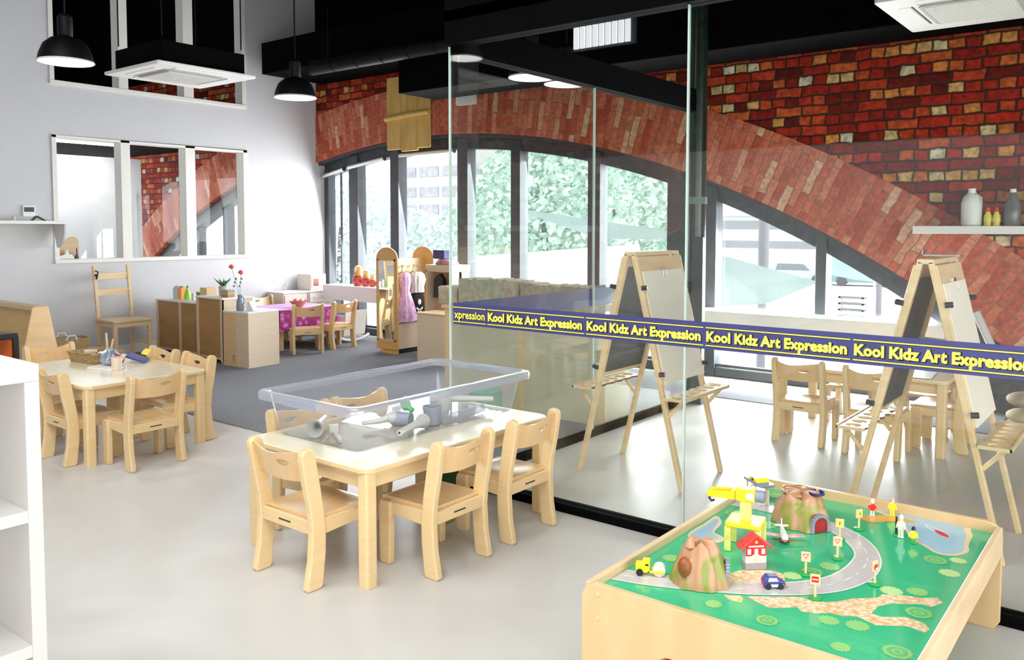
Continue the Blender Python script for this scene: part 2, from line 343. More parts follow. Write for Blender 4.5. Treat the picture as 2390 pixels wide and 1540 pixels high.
# glazing bays, mullions
mull = [(-9.72, -9.66), (-9.19, -9.01), (-8.35, -8.19), (-7.13, -6.96), (-6.27, -6.13), (-5.17, -5.01), (-4.18, -3.63), (-2.63, -2.53), (-1.42, -1.32)]
lab = ['leftmost bay beside the white wall', 'second bay from the white wall', 'third bay, wide, with office block beyond', 'fourth bay behind the dress-up stand', 'fifth bay, trees and sail beyond', 'sixth bay behind the wooden easel', 'bay right of the steel column', 'rightmost bay under the low end of the arch']
for i in range(len(mull) - 1):
    x0, x1 = mull[i][1], mull[i + 1][0]; pts = [(x0, .04), (x1, .04)]
    N = 6; pts += [(x1 + (x0 - x1) * k / N, max(.05, zin(x1 + (x0 - x1) * k / N, 10.64))) for k in range(N + 1)]
    g = MB().prism(pts, 'y', YW + .02, YW + .03).build('window_%d' % (i + 1), 'glassw'); struct(g, lab[i])
    f = MB(); ma, mb_ = mull[i + 1]; f.prism([(ma, 0), (mb_, 0), (mb_, max(.1, zin(mb_, 10.75))), (ma, max(.1, zin(ma, 10.75)))], 'y', YW - .07, YW + .09)
    if i == 0: f.prism([(-9.75, 0), (-9.66, 0), (-9.66, zin(-9.66, 10.7)), (-9.75, zin(-9.75, 10.7))], 'y', YW - .05, YW + .08)
    if i == 0: f.box(-9.46, YW, .1, -9.44, YW + .03, 2.3)
    f.box(x0, YW - .06, 0.006, x1, YW + .08, .09); f.box(x0, YW - .04, .10, x1, YW + .0, .13)
    f.build('window_frame', 'steel', g, bevel=.004)
# long white ledge in front of the glass
o = MB().box(-9.34, 7.36, .50, -1.45, 7.68, .70).build('trim_4', 'white_warm', bevel=.004); struct(o, 'long white window ledge')
# dark pier to the right of the window
o = MB().box(-1.32, YB + .02, 0, -.2, YW + .05, 1.2).build('trim_5', 'soffit'); struct(o, 'dark panel closing the low end of the arch')
# ---- left wall with two rows of internal windows
lw = MB(); T = XL - .14
Ys = [(4.10, 4.80), (4.91, 5.60), (5.73, 6.41)]; z0, z1, z2, z3 = 1.13, 2.467, 3.09, 5.3
lw.box(T, -4, 0, XL, YB + .3, z0 - .04); lw.box(T, -4, z0 - .04, XL, 4.05, 6.2); lw.box(T, 6.47, z0 - .04, XL, YB + .3, 6.2)
lw.box(T, 4.05, z1 + .03, XL, 6.47, z2); lw.box(T, 4.05, z3, XL, 6.47, 6.2)
o = lw.build('wall_left', 'white'); struct(o, 'white plastered left wall with internal windows')
k = 9
for zz0, zz1, nm in ((z0, z1, 'lower'), (z2, z3, 'upper')):
    fr = MB()
    for ya, yb in ((4.05, 4.10), (4.80, 4.91), (5.60, 5.73), (6.41, 6.47)): fr.box(T - .01, ya, zz0 - .04, XL + .012, yb, zz1 + .03)
    fr.box(T - .01, 4.05, zz1, XL + .012, 6.47, zz1 + .03)
    fr.box(T - .01, 4.05, zz0 - .045, XL + .02, 6.47, zz0)
    for j, (ya, yb) in enumerate(Ys):
        g = MB().box(XL - .08, ya, zz0, XL - .074, yb, zz1).build('window_%d' % k, 'glassi'); k += 1
        struct(g, '%s internal window pane, %s of three' % (nm, ('left', 'middle', 'right')[j]))
        if j == 0: fr.build('window_frame', 'trimw', g, bevel=.003)
o = MB().box(XL, -4, 0, XL + .015, 7.3, .11).build('baseboard_left', 'white_warm', bevel=.003); struct(o, 'white skirting board')
# ---- room beyond the left wall
o = MB().box(-13.12, -1, 0, -13.0, 6.72, 2.55).build('wall_far_left', 'white'); struct(o, 'white wall of the neighbouring room')
o = MB().box(-13.0, 5.95, .01, -12.96, 6.62, 2.05).box(-12.96, 6.02, .98, -12.90, 6.08, 1.12, 1).box(-12.92, 6.02, 1.03, -12.88, 6.2, 1.06, 1).build('door_1', ['lgrey', 'metal']); struct(o, 'pale grey door of the neighbouring room')
RB = 10.8; CX2 = -8.5
ad, ag, af = MB(), MB(), MB(); xs2 = [-15.5 + i * (5.6) / 40 for i in range(41)]
for a, c in zip(xs2[:-1], xs2[1:]):
    i0, i1 = max(0, zin(a, RB, CX2)), max(0, zin(c, RB, CX2)); e0, e1 = max(.001, zin(a, RB + .64, CX2)), max(.001, zin(c, RB + .64, CX2))
    ad.prism([(a, e0), (c, e1), (c, 4.), (a, 4.)], 'y', YB, YB + .3)
    if e1 > i1 + .01: ag.prism([(a, i0), (c, i1), (c, e1), (a, max(e0, i0 + .002))], 'y', YB - .01, YB + .3)
    if i1 > .1:
        q = lambda x, dr: max(.0, zin(x, RB + dr, CX2))
        af.prism([(a, q(a, -.16)), (c, q(c, -.16)), (c, q(c, 0)), (a, q(a, 0))], 'y', YW - .1, YW + .1)
for xx in (-13.2, -12.35, -11.2): af.box(xx, YW - .05, 0, xx + .14, YW + .08, max(.1, zin(xx, RB - .1, CX2)))
M['ring2'] = brick_mat('arch_ring_brick_far', (CX2, AZ, 11.1), RAMP2, mortar=(.30, .16, .09), rowh=.088, lng=.32, soft=.004, wear=.6)
o = ad.build('wall_far_back', 'brick'); struct(o, 'brick wall of the neighbouring room')
o = ag.build('trim_6', 'ring2'); struct(o, 'brick arch ring of the neighbouring room')
o = af.build('trim_7', 'steel'); struct(o, 'steel window frame under the neighbouring arch')
for j, (a, c) in enumerate(((-13.06, -12.35), (-12.21, -11.2), (-11.06, -9.9))):
    q = lambda x: max(.2, zin(x, RB - .1, CX2))
    g = MB().prism([(a, .1), (c, .1), (c, q(c)), (a, q(a))], 'y', YW + .02, YW + .03).build('window_%d' % (k), 'glassw'); k += 1; struct(g, 'glass under the neighbouring arch, pane %s' % ('left', 'middle', 'right')[j])
t1 = empty('ceiling_light_panel', (-12.4, 5.0, 2.70), 0, 'white strip light on the ceiling of the neighbouring room', 'light')
MB().box(-.3, -1.2, 0, .3, 1.2, .05).build('housing', 'white_warm', t1, bevel=.004); MB().box(-.27, -1.17, -.006, .27, 1.17, 0).build('diffuser', mat('strip_light', (.9, .9, .9), .5, var=0, emis=(1, 1, 1), es=9), t1)
# ---- ceilings
o = MB().box(-5.2, -1.6, 4.05, 1.6, -1.5, 4.2).box(-5.2, 1.4, 4.05, 1.6, 1.5, 4.2).box(-5.2, -1.5, 4.05, -5.1, 1.4, 4.2).box(1.5, -1.5, 4.05, 1.6, 1.4, 4.2).build('trim_10', 'white'); struct(o, 'white frame of the added roof light above the camera')  # roof light added to bring light from above
g = MB().box(-5.1, -1.5, 4.14, 1.5, 1.4, 4.15).build('window_20', 'glassw'); struct(g, 'glass of the added roof light above the camera')
o = MB().box(-6.4, -4.2, 4.1, 4.2, -1.6, 4.2).box(-6.4, 1.5, 4.1, 4.2, 7.6, 4.2).box(-6.4, -1.6, 4.1, -5.2, 1.5, 4.2).box(1.6, -1.6, 4.1, 4.2, 1.5, 4.2).box(-17, -4.2, 6.2, -6.4, 8.2, 6.3).box(-6.45, -4.2, 4.1, -6.35, 7.6, 6.3).box(-17, -4, 2.75, -9.95, 7.6, 2.82).build('ceiling', 'black'); struct(o, 'black painted ceiling')
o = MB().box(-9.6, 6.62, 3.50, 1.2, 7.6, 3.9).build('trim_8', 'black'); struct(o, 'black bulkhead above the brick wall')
# black ducts under the ceiling, the rectangular one added to darken the high bricks
t1 = empty('added_dark_duct', (-7, 6.85, 3.0), 0, 'black rectangular duct added to keep the upper bricks dark', 'duct')
MB().box(0, -.25, 0, 8.2, .35, .42).build('duct_body', 'black', t1, bevel=.01)
for i in range(5): MB().cyl((.8 + i * 1.6, 0, .42), (.8 + i * 1.6, 0, .5), .008, n=6).build('hanger', 'blackg', t1)
t1 = empty('spiral_duct', (-7.1, 6.42, 3.40), 0, 'round black spiral air duct high above the window, left of the glass corner', 'duct')
dm = MB().cyl((-1.2, 0, 0), (1.6, 0, 0), .085, n=24)
for i in range(7): dm.cyl((-1.2 + i * .42, 0, 0), (-1.19 + i * .42, 0, 0), .09, n=24)
dm.build('duct_body', 'blackg', t1, smooth=True)
for x in (-.9, 1.4): MB().cyl((x, 0, .08), (x, 0, .70), .008, n=6).build('hanger', 'blackg', t1)
# clerestory panes seen between the black steelwork: glowing slats, no wall openings
# ---- rear and side walls behind the camera, with openings added for the fills
o = MB().box(-9.9, -4.2, 2.6, 4.2, -4, 6.2).build('wall_front_upper', 'black'); struct(o)  # unseen upper part made black to cut its reflection in the glass
o = MB().box(-9.9, -4.2, 0, -1.15, -4, 2.6).box(-1.15, -4.2, 0, 4.2, -4, .35).box(3.7, -4.2, .35, 4.2, -4, 2.6).build('wall_front', 'lgrey'); struct(o)
o = MB().box(4, -4.2, 0, 4.2, 8, .35).box(4, -4.2, 2.55, 4.2, 8, 6.2).box(4, 5.6, .35, 4.2, 8, 2.55).box(4, -4.2, .35, 4.2, -2.6, 2.55).box(1.2, YB, 0, 4.2, YB + .3, 6.2).build('wall_right', 'white'); struct(o)

# ---- steel column and its service pipe
t1 = empty('steel_column', (-3.25, 6.52, 0), 0, 'dark green-black round steel column where the side glass meets the window wall', 'column')
MB().cyl((0, 0, 0), (0, 0, 4.1), .078, n=28).cyl((0, 0, 0), (0, 0, .02), .13, n=28).build('shaft', mat('column_green_black', (.012, .022, .016), .25, spec=.6, var=.3), t1, smooth=True)
MB().box(.02, -.12, 0, .12, -.06, 1.42).build('cover_plate', 'steel', t1, bevel=.003)
MB().cyl((0, 0, 1.70), (0, 0, 1.76), .086, n=28).build('collar', mat('label_band', (.12, .17, .15), .4), t1)
t1 = empty('conduit', (-3.75, 7.45, .70), 0, 'thin white conduit rising from a white box on the ledge beside the steel column', 'pipe')
MB().box(-.06, -.05, 0, .06, .05, .15).build('junction_box', 'whitep', t1, bevel=.004)
MB().cyl((0, 0, .15), (0, 0, 1.02), .014, n=10).build('pipe', 'whitep', t1, smooth=True)

# ================================================================== GLASS PARTITION
YG = 3.55; XG = -3.28
edge = mat('glass_edge', (.55, .68, .62), .15, var=0)
gp = MB()
for a, c in ((-3.33, -1.826), (-1.814, -.305), (-.295, 1.19)): gp.box(a, YG - .006, .045, c, YG + .006, 2.53)
o = gp.build('wall_partition_front', 'glass'); struct(o, 'frameless glass partition facing the camera')
MB().box(-3.33, YG - .035, 0.0, 1.2, YG + .035, .045).build('floor_channel', 'black', o)
e = MB()
for x in (-3.338, -1.820, -.30): e.box(x - .004, YG - .007, .045, x + .004, YG + .007, 2.53)
e.build('glass_edge', edge, o)
M['band'] = mat('navy_safety_film', (.055, .055, .20), .45, var=.05)
bnd = MB().box(-3.31, YG - .0085, .936, 1.19, YG - .0065, 1.062).build('safety_band', 'band', o)
M['ylw'] = mat('yellow_lettering', (.95, .85, .12), .5, var=0)
M['ink'] = mat('black_lettering_outline', (.006, .005, .012), .5, var=0)
PER = .668; ln, tx, sh = MB(), MB(), MB()
x = -3.043 - PER
while x < 1.1:
    a, c = max(-3.308, x - .004), min(1.185, x + PER - .016)
    if c > a:
        for zc in (1.036, .953):
            sh.box(a, YG - .0092, zc - .0055, c, YG - .0090, zc + .0045); ln.box(a, YG - .0102, zc - .0025, c, YG - .0095, zc + .0028)
    if x > -3.2:
        text_mb(tx, 'Kool Kidz Art Expression', .064, (x, YG - .0108, .974), (1, 0, 0), (0, 0, 1), offset=.0030, width=PER - .028)
        text_mb(sh, 'Kool Kidz Art Expression', .064, (x + .0015, YG - .0094, .9725), (1, 0, 0), (0, 0, 1), offset=.0058, width=PER - .024)
    else:
        text_mb(tx, 'xpression', .064, (-3.30, YG - .0108, .974), (1, 0, 0), (0, 0, 1), offset=.0016, width=.235)
        text_mb(sh, 'xpression', .064, (-3.299, YG - .0094, .9725), (1, 0, 0), (0, 0, 1), offset=.0042, width=.238)
    x += PER
ln.build('border_line', 'ylw', bnd); tx.build('lettering', 'ylw', bnd); sh.build('lettering_outline', 'ink', bnd)
gs = MB()
for a, c in ((YG + .012, 4.965), (4.975, 6.44)): gs.box(XG - .006, a, .045, XG + .006, c, 2.48)
o = gs.build('wall_partition_side', 'glass'); struct(o, 'glass partition running back to the steel column')
MB().box(XG - .03, YG + .04, 0.0, XG + .03, 6.44, .045).build('floor_channel', 'black', o)
MB().box(XG - .007, 4.964, .045, XG + .007, 4.976, 2.48).build('glass_edge', edge, o)
MB().box(XG - .0085, YG + .012, .936, XG - .0068, 6.44, 1.062).build('safety_band', mat('navy_safety_film_thin', (.09, .09, .26), .5, var=.1), o)
o = MB().box(XG - .05, YG - .05, 2.53, 1.2, YG + .05, 2.72).box(XG - .05, YG, 2.48, XG + .05, 6.45, 2.66).box(XG - .05, YG - .05, 2.66, 1.2, YG + .05, 4.1).build('trim_9', 'black'); struct(o, 'black beam over the glass partition')
# ================================================================== CHILDREN'S CHAIRS
def leg_rear_profile():
    return [(-.190, 0), (-.122, 0), (-.112, .012), (-.096, .15), (-.094, .24), (-.104, .33), (-.132, .50), (-.146, .565), (-.156, .588), (-.176, .598), (-.198, .592), (-.212, .575), (-.212, .55), (-.196, .45), (-.172, .33), (-.164, .24), (-.172, .12), (-.194, .012)]
def make_chair(label, loc, rz, group):
    t = empty('childs_chair', loc, rz, label, 'chair', group)
    for s in (-1, 1):
        MB().prism(leg_rear_profile(), 'x', s * .148, s * .180).build('leg', 'maple', t, bevel=.006)
    for s in (-1, 1):
        MB().prism([(.104, .0), (.160, .0), (.170, .015), (.172, .262), (.162, .285), (.10, .285), (.098, .2), (.102, .012)], 'x', s * .148, s * .180).build('leg', 'maple', t, bevel=.006)
    for s in (-1, 1): MB().prism([(-.165, .215), (.165, .235), (.168, .282), (-.165, .287)], 'x', s * .150, s * .168).build('side_rail', 'maple', t, bevel=.003)
    r = MB().box(-.148, -.158, .228, .148, -.138, .284).build('rear_rail', 'maple', t, bevel=.003)
    MB().box(-.04, -.1595, .253, .035, -.1585, .259).build('maker_mark', 'darkp', r)
    # dished seat
    sm = MB(); nx, ny = 12, 10; v = []; f = []
    for j in range(ny + 1):
        for i in range(nx + 1):
            x = -.150 + .300 * i / nx; y = -.135 + .312 * j / ny; u, q = (i / nx - .5) * 2, (j / ny - .45) * 2
            z = .300 - .010 * max(0, 1 - u * u) * max(0, 1 - q * q) - (.006 * max(0, (j / ny - .85) / .15) ** 2)
            v.append((x, y, z))
    for j in range(ny):
        for i in range(nx): a0 = j * (nx + 1) + i; f.append((a0, a0 + 1, a0 + nx + 2, a0 + nx + 1))
    n0 = len(v); v2 = [(p[0], p[1], p[2] - .016) for p in v]
    f2 = [tuple(reversed([k + n0 for k in q])) for q in f]; rim = []
    bd = [i for i in range(nx + 1)] + [(j + 1) * (nx + 1) + nx for j in range(ny)] + [ny * (nx + 1) + i for i in range(nx - 1, -1, -1)] + [j * (nx + 1) for j in range(ny - 1, 0, -1)]
    for k in range(len(bd)): a0, b0 = bd[k], bd[(k + 1) % len(bd)]; rim.append((a0, a0 + n0, b0 + n0, b0))
    sm._a(v + v2, f + f2 + rim, 0); sm.build('seat', 'seatply', t, smooth=True)
    # curved backrest with hand slot
    bm = MB(); N = 28; hx, hw, hz, hh = .045, .040, .526, .018
    def pt(x, z, th):
        u = x / .15; y = -.158 - (z - .44) * .30 - .022 * (1 - u * u); return (x, y + th, z)
    xs_ = sorted(set([-.150 + .300 * i / N for i in range(N + 1)] + [hx - hw, hx + hw]))
    def zt(x): u = x / .15; return .558 + .024 * u * u * (1 if u < 0 else 1) + .006 * sin(u * 3.0)
    def zb(x): u = x / .15; return .452 - .010 * (1 - u * u)
    for x0, x1 in zip(xs_[:-1], xs_[1:]):
        xm = (x0 + x1) / 2; segs = [(zb, zt)]
        if hx - hw < xm < hx + hw:
            lo = lambda x: hz - hh * sqrt(max(0, 1 - ((x - hx) / hw) ** 2)); hi = lambda x: hz + hh * .55 * sqrt(max(0, 1 - ((x - hx) / hw) ** 2))
            segs = [(zb, lo), (hi, zt)]
        for A, B in segs:
            q = [pt(x0, A(x0), 0), pt(x1, A(x1), 0), pt(x1, B(x1), 0), pt(x0, B(x0), 0)]; q2 = [(p[0], p[1] + .014, p[2]) for p in q]
            bm._a(q + q2, [(0, 1, 2, 3), (7, 6, 5, 4), (0, 4, 5, 1), (3, 2, 6, 7)], 0)
    bm.build('backrest', 'seatply', t)
    return t
M['seatply'] = wood('maple_ply_seat', (.70, .45, .21), (.76, .52, .27), .22, st=(16, 3, 3), coat=.5)
G1, G2, G3, G4 = 'small chairs at the tub table', 'small chairs at the craft table', 'small chairs at the art table', 'small chairs in the home corner'
c0 = make_chair('small maple chair at the near end of the tub table, backed to the camera', (-2.93, 2.27, 0), 0, G1)
L = radians
def chair(x, y, rz, label, g): return dup(c0, (x, y, 0), L(rz), label, g)
chair(-2.61, 2.665, 90, 'small maple chair on the right side of the tub table, nearer of the two', G1)
chair(-2.61, 3.17, 90, 'small maple chair on the camera side of the tub table, beside the black floor channel', G1)
chair(-3.335, 2.61, -90, 'small maple chair pushed under the far side of the tub table, nearer one', G1)
chair(-3.335, 3.005, -90, 'small maple chair pushed under the far side of the tub table, farther one', G1)
chair(-5.16, 2.645, 90, 'small maple chair at the right end of the craft table, its back to the camera', G2)
chair(-5.59, 2.46, 0, 'small maple chair on the near side of the craft table, beside the white shelving corner', G2)
chair(-6.12, 2.46, 0, 'small maple chair on the near side of the craft table, nearly hidden by the shelving', G2)
chair(-5.97, 3.05, 180, 'small maple chair behind the craft table, left of the pair', G2)
chair(-5.505, 3.055, 180, 'small maple chair tucked in behind the craft table, right one of the pair', G2)
chair(-6.66, 2.78, -90, 'small maple chair at the far end of the craft table, only its top rail showing', G2)
chair(-2.025, 5.81, 0, 'small maple chair at the art table, leftmost, seen whole from behind through the glass', G3)
chair(-1.53, 5.78, 0, 'small maple chair at the art table, partly behind the left leg of the right easel', G3)
chair(-1.93, 6.62, 180, 'small maple chair behind the art table at its left end', G3)
chair(-1.42, 6.62, 180, 'small maple chair behind the art table near its right end', G3)
chair(-1.22, 6.22, 90, 'small maple chair at the right end of the art table behind the right easel', G3)
chair(-8.17, 6.19, 60, 'small maple chair in front of the purple clothed table, its back to the camera', G4)
chair(-8.24, 6.68, 90, 'small maple chair at the right of the purple clothed table, seen edge on', G4)
chair(-9.36, 6.5, -90, 'small maple chair behind the purple clothed table under the play kitchen', G4)

c0.scale.x = 1.08; c0.location.x = -2.95
# ================================================================== TABLES
def make_table(x0, y0, x1, y1, h, label):
    t = empty('childrens_table', ((x0 + x1) / 2, (y0 + y1) / 2, 0), 0, label, 'table'); hx, hy = (x1 - x0) / 2, (y1 - y0) / 2
    MB().prism(rrect(-hx, -hy, hx, hy, .06, 7), 'z', h - .024, h).build('tabletop', ['tabletop'], t, bevel=.004)
    MB().prism(rrect(-hx - .001, -hy - .001, hx + .001, hy + .001, .06, 7), 'z', h - .020, h - .005).build('edge_band', 'maple', t)
    a = MB(); k = .035
    a.box(-hx + k, -hy + k, h - .095, hx - k, -hy + k + .018, h - .024).box(-hx + k, hy - k - .018, h - .095, hx - k, hy - k, h - .024)
    a.box(-hx + k, -hy + k, h - .095, -hx + k + .018, hy - k, h - .024).box(hx - k - .018, -hy + k, h - .095, hx - k, hy - k, h - .024)
    a.build('apron', 'maple', t, bevel=.002)
    for sx in (-1, 1):
        for sy in (-1, 1):
            cx, cy = sx * (hx - .042), sy * (hy - .042)
            MB().prism(rrect(cx - .030, cy - .030, cx + .030, cy + .030, .012, 3), 'z', 0, h - .024).build('leg', 'maple', t, bevel=.002)
    return t
make_table(-3.43, 2.235, -2.575, 3.50, .51, 'pale maple children\'s table carrying the clear plastic tub')
make_table(-6.50, 2.345, -5.285, 3.17, .51, 'pale maple craft table with a basket and papers, behind the white shelving')
make_table(-2.27, 5.84, -1.12, 6.58, .51, 'pale maple art table with paper sheets on it behind the glass')
# sheets on the art table
for i, (x, y, w_, h_, a) in enumerate(((-2.12, 6.1, .30, .21, 8), (-1.80, 6.25, .42, .30, -12), (-1.45, 6.0, .42, .30, 5), (-1.95, 6.42, .3, .21, 30))):
    o = MB().box(-w_ / 2, -h_ / 2, 0, w_ / 2, h_ / 2, .0012).build('paper_sheet', 'whitep', loc=(x, y, .5105 + .0014 * i), rotz=L(a))
    tag(o, ['small white sheet at the left end of the art table', 'large white sheet in the middle of the art table', 'large white sheet at the right end of the art table', 'small white sheet at the back of the art table'][i], 'paper', 'sheets on the art table')

# ================================================================== TUB WITH TOYS
t = empty('plastic_tub', (-3.09, 2.93, .511), 0, 'large clear plastic tub with a thick rim standing on the maple table', 'tub')
b0, b1, H = (.29, .55), (.325, .59), .205
def ring_shell(mb, lv, mi=0):
    P = [[(p[0], p[1], z) for p in rrect(-hx, -hy, hx, hy, r_, 5)] for hx, hy, z, r_ in lv]; n = len(P[0]); v = [p for q in P for p in q]; f = []
    for i in range(len(P) - 1): f += [(i * n + k, i * n + (k + 1) % n, (i + 1) * n + (k + 1) % n, (i + 1) * n + k) for k in range(n)]
    return mb._a(v, f, mi)
tb = MB(); ring_shell(tb, [(b0[0] - .012, b0[1] - .012, 0, .03), (b0[0], b0[1], .012, .04), (b1[0], b1[1], H, .05)])
tb.build('tub_body', 'tub', t, smooth=True)
MB().flat(rrect(-b0[0] + .012, -b0[1] + .012, b0[0] - .012, b0[1] - .012, .03, 5), .002).build('tub_floor', thin_glass('tub_floor_plastic', (.80, .80, .80), 1.08, milk=.12, milkc=(.4, .4, .4)), t)
rm = MB(); ring_shell(rm, [(b1[0], b1[1], H - .006, .05), (b1[0] + .002, b1[1] + .002, H + .004, .05), (b1[0] + .012, b1[1] + .012, H + .010, .055), (b1[0] + .034, b1[1] + .034, H + .006, .06), (b1[0] + .040, b1[1] + .040, H - .004, .065), (b1[0] + .037, b1[1] + .037, H - .032, .06), (b1[0] + .030, b1[1] + .030, H - .034, .06)])
for sy in (-1, 1): rm.box(-.11, sy * (b1[1] + .038), H - .032, .11, sy * (b1[1] + .05), H - .002)
rm.build('rim', 'tubrim', t, smooth=True)
def in_tub(name, x, y, label, cat, builder, rz=0, z=.006):
    tt = MB(); r_ = builder(tt); return tag(tt.build(name, r_, loc=(-3.09 + x, 2.93 + y, .511 + z), rotz=L(rz), smooth=True), label, cat, 'water toys in the clear tub')
M['frost'] = mat('frosted_white_plastic', (.50, .50, .46), .35, var=.04)
M['brownp'] = mat('brown_wood_toy', (.42, .27, .18), .5, var=.2)
def funnel(mi='frost', r=.05, L_=.24):
    def f(b):
        b.T = Matrix.Translation((0, 0, r)) @ Matrix.Rotation(pi / 2, 4, 'X'); b.lathe([(.006, -L_ / 2), (.014, -L_ / 2), (.018, L_ * .1), (.024, L_ * .3), (r, L_ / 2 - .01), (r, L_ / 2), (r - .004, L_ / 2 - .003), (.014, L_ * .25)], n=20, cap=False); b.T = Matrix.Identity(4); return mi
    return f
def bottle_(mi, r=.035, L_=.15):
    def f(b):
        b.T = Matrix.Translation((0, 0, r)) @ Matrix.Rotation(pi / 2, 4, 'X'); b.lathe([(.001, 0), (r, 0), (r, L_ * .65), (.014, L_ * .8), (.014, L_), (.001, L_)], n=18); b.T = Matrix.Identity(4); return mi
    return f
def scoop(mi, L_=.17):
    def f(b):
        b.tube([(0, -L_ / 2, .02), (0, 0, .022), (.008, L_ * .25, .035)], [.010, .014, .02], n=10); b.sph((.01, L_ * .42, .035), (.034, .045, .03), 14); return mi
    return f
def bone(mi, L_=.30):
    def f(b):
        b.tube([(0, -L_ / 2, .03), (0, -L_ / 4, .02), (0, L_ / 4, .02), (0, L_ / 2, .03)], [.02, .012, .013, .02], n=10)
        for sy in (-1, 1):
            for sx in (-1, 1): b.sph((sx * .013, sy * L_ / 2, .032), .021, 10)
        return mi
    return f
def beaker(mi, r=.045, h=.08):
    def f(b): b.lathe([(r * .75, 0), (r, h), (r - .004, h), (r * .72, .004)], n=20, cap=False); b.flat([(r * .74 * cos(i * pi / 8), r * .74 * sin(i * pi / 8)) for i in range(16)], .003); return mi
    return f
in_tub('funnel', -.13, -.42, 'white plastic funnel lying at the left end of the clear tub', 'funnel', funnel(L_=.24, r=.042), 40)
in_tub('funnel', .25, -.18, 'translucent funnel with its mouth towards the near right side of the tub', 'funnel', funnel(L_=.26, r=.036), 200)
in_tub('scoop', .0, -.16, 'white curved scoop in the middle of the clear tub', 'scoop', scoop('frost'), -25)
in_tub('bottle', .12, -.06, 'grey-blue plastic bottle under the green tap in the tub', 'bottle', bottle_('grey'), -70, .0)
in_tub('beaker', .18, .03, 'grey beaker tipped beside the green tap in the tub', 'beaker', beaker(M['grey'], .05, .09), 0)
in_tub('toy_tap', .05, -.03, 'bright green plastic tap in the middle of the clear tub', 'toy', lambda b: (b.cyl((0, -.05, .07), (0, .05, .075), .026, n=14), b.cyl((0, -.05, .07), (.03, -.08, .05), .014, n=10), 'greenp')[-1], 50, .03)
in_tub('pouring_jug', .11, .18, 'white open spout jug towards the right of the tub', 'jug', lambda b: (b.lathe([(.028, 0), (.045, .10), (.042, .10), (.025, .004)], n=16, cap=False), b.tube([(.04, 0, .05), (.10, 0, .03)], [.014, .009]), 'frost')[-1], -120)
in_tub('measuring_tube', .06, .38, 'long white measuring tube at the right end of the clear tub', 'tube', funnel(L_=.34, r=.04), -55, .02)
in_tub('measuring_tube', .22, .22, 'clear ribbed tube along the near long side of the tub', 'tube', lambda b: (b.cyl((0, -.16, .024), (0, .16, .024), .022, n=16), 'tubrim')[-1], 185)
in_tub('cup', .0, .30, 'mint green clear cup near the right end of the tub', 'cup', beaker(mat('mint_clear', (.45, .72, .62), .3), .035, .05), 0, .05)
in_tub('tweezers', .02, -.44, 'white flat tongs at the near left corner of the tub', 'tongs', lambda b: (b.box(-.008, -.10, 0, .008, .10, .012), b.box(-.02, .08, 0, .02, .10, .04), 'frost')[-1], 60)
# odd things under the tub table
o = MB().lathe([(.07, 0), (.085, .05), (.08, .14), (.072, .14), (.07, .05), (.06, .006)], n=22, cap=False).flat([(.068 * cos(i * pi / 8), .068 * sin(i * pi / 8)) for i in range(16)], .004).build('bowl', mat('amber_clear', (.35, .26, .05), .3), loc=(-2.93, 3.05, .0), smooth=True); tag(o, 'amber brown pot on the floor under the tub table', 'pot')
t = empty('green_bucket', (-3.10, 3.30, 0), 0, 'dark green bucket on the floor under the far end of the tub table', 'bucket')
MB().lathe([(.09, 0), (.115, .20), (.12, .20), (.12, .21), (.11, .21), (.086, .006)], n=24, cap=False).build('bucket_body', mat('dark_green_plastic', (.01, .09, .03), .4), t, smooth=True)
MB().tube([(-.115, 0, .19), (-.11, .05, .11), (0, .12, .08), (.11, .05, .11), (.115, 0, .19)], .004, n=6).build('handle', 'darkp', t)

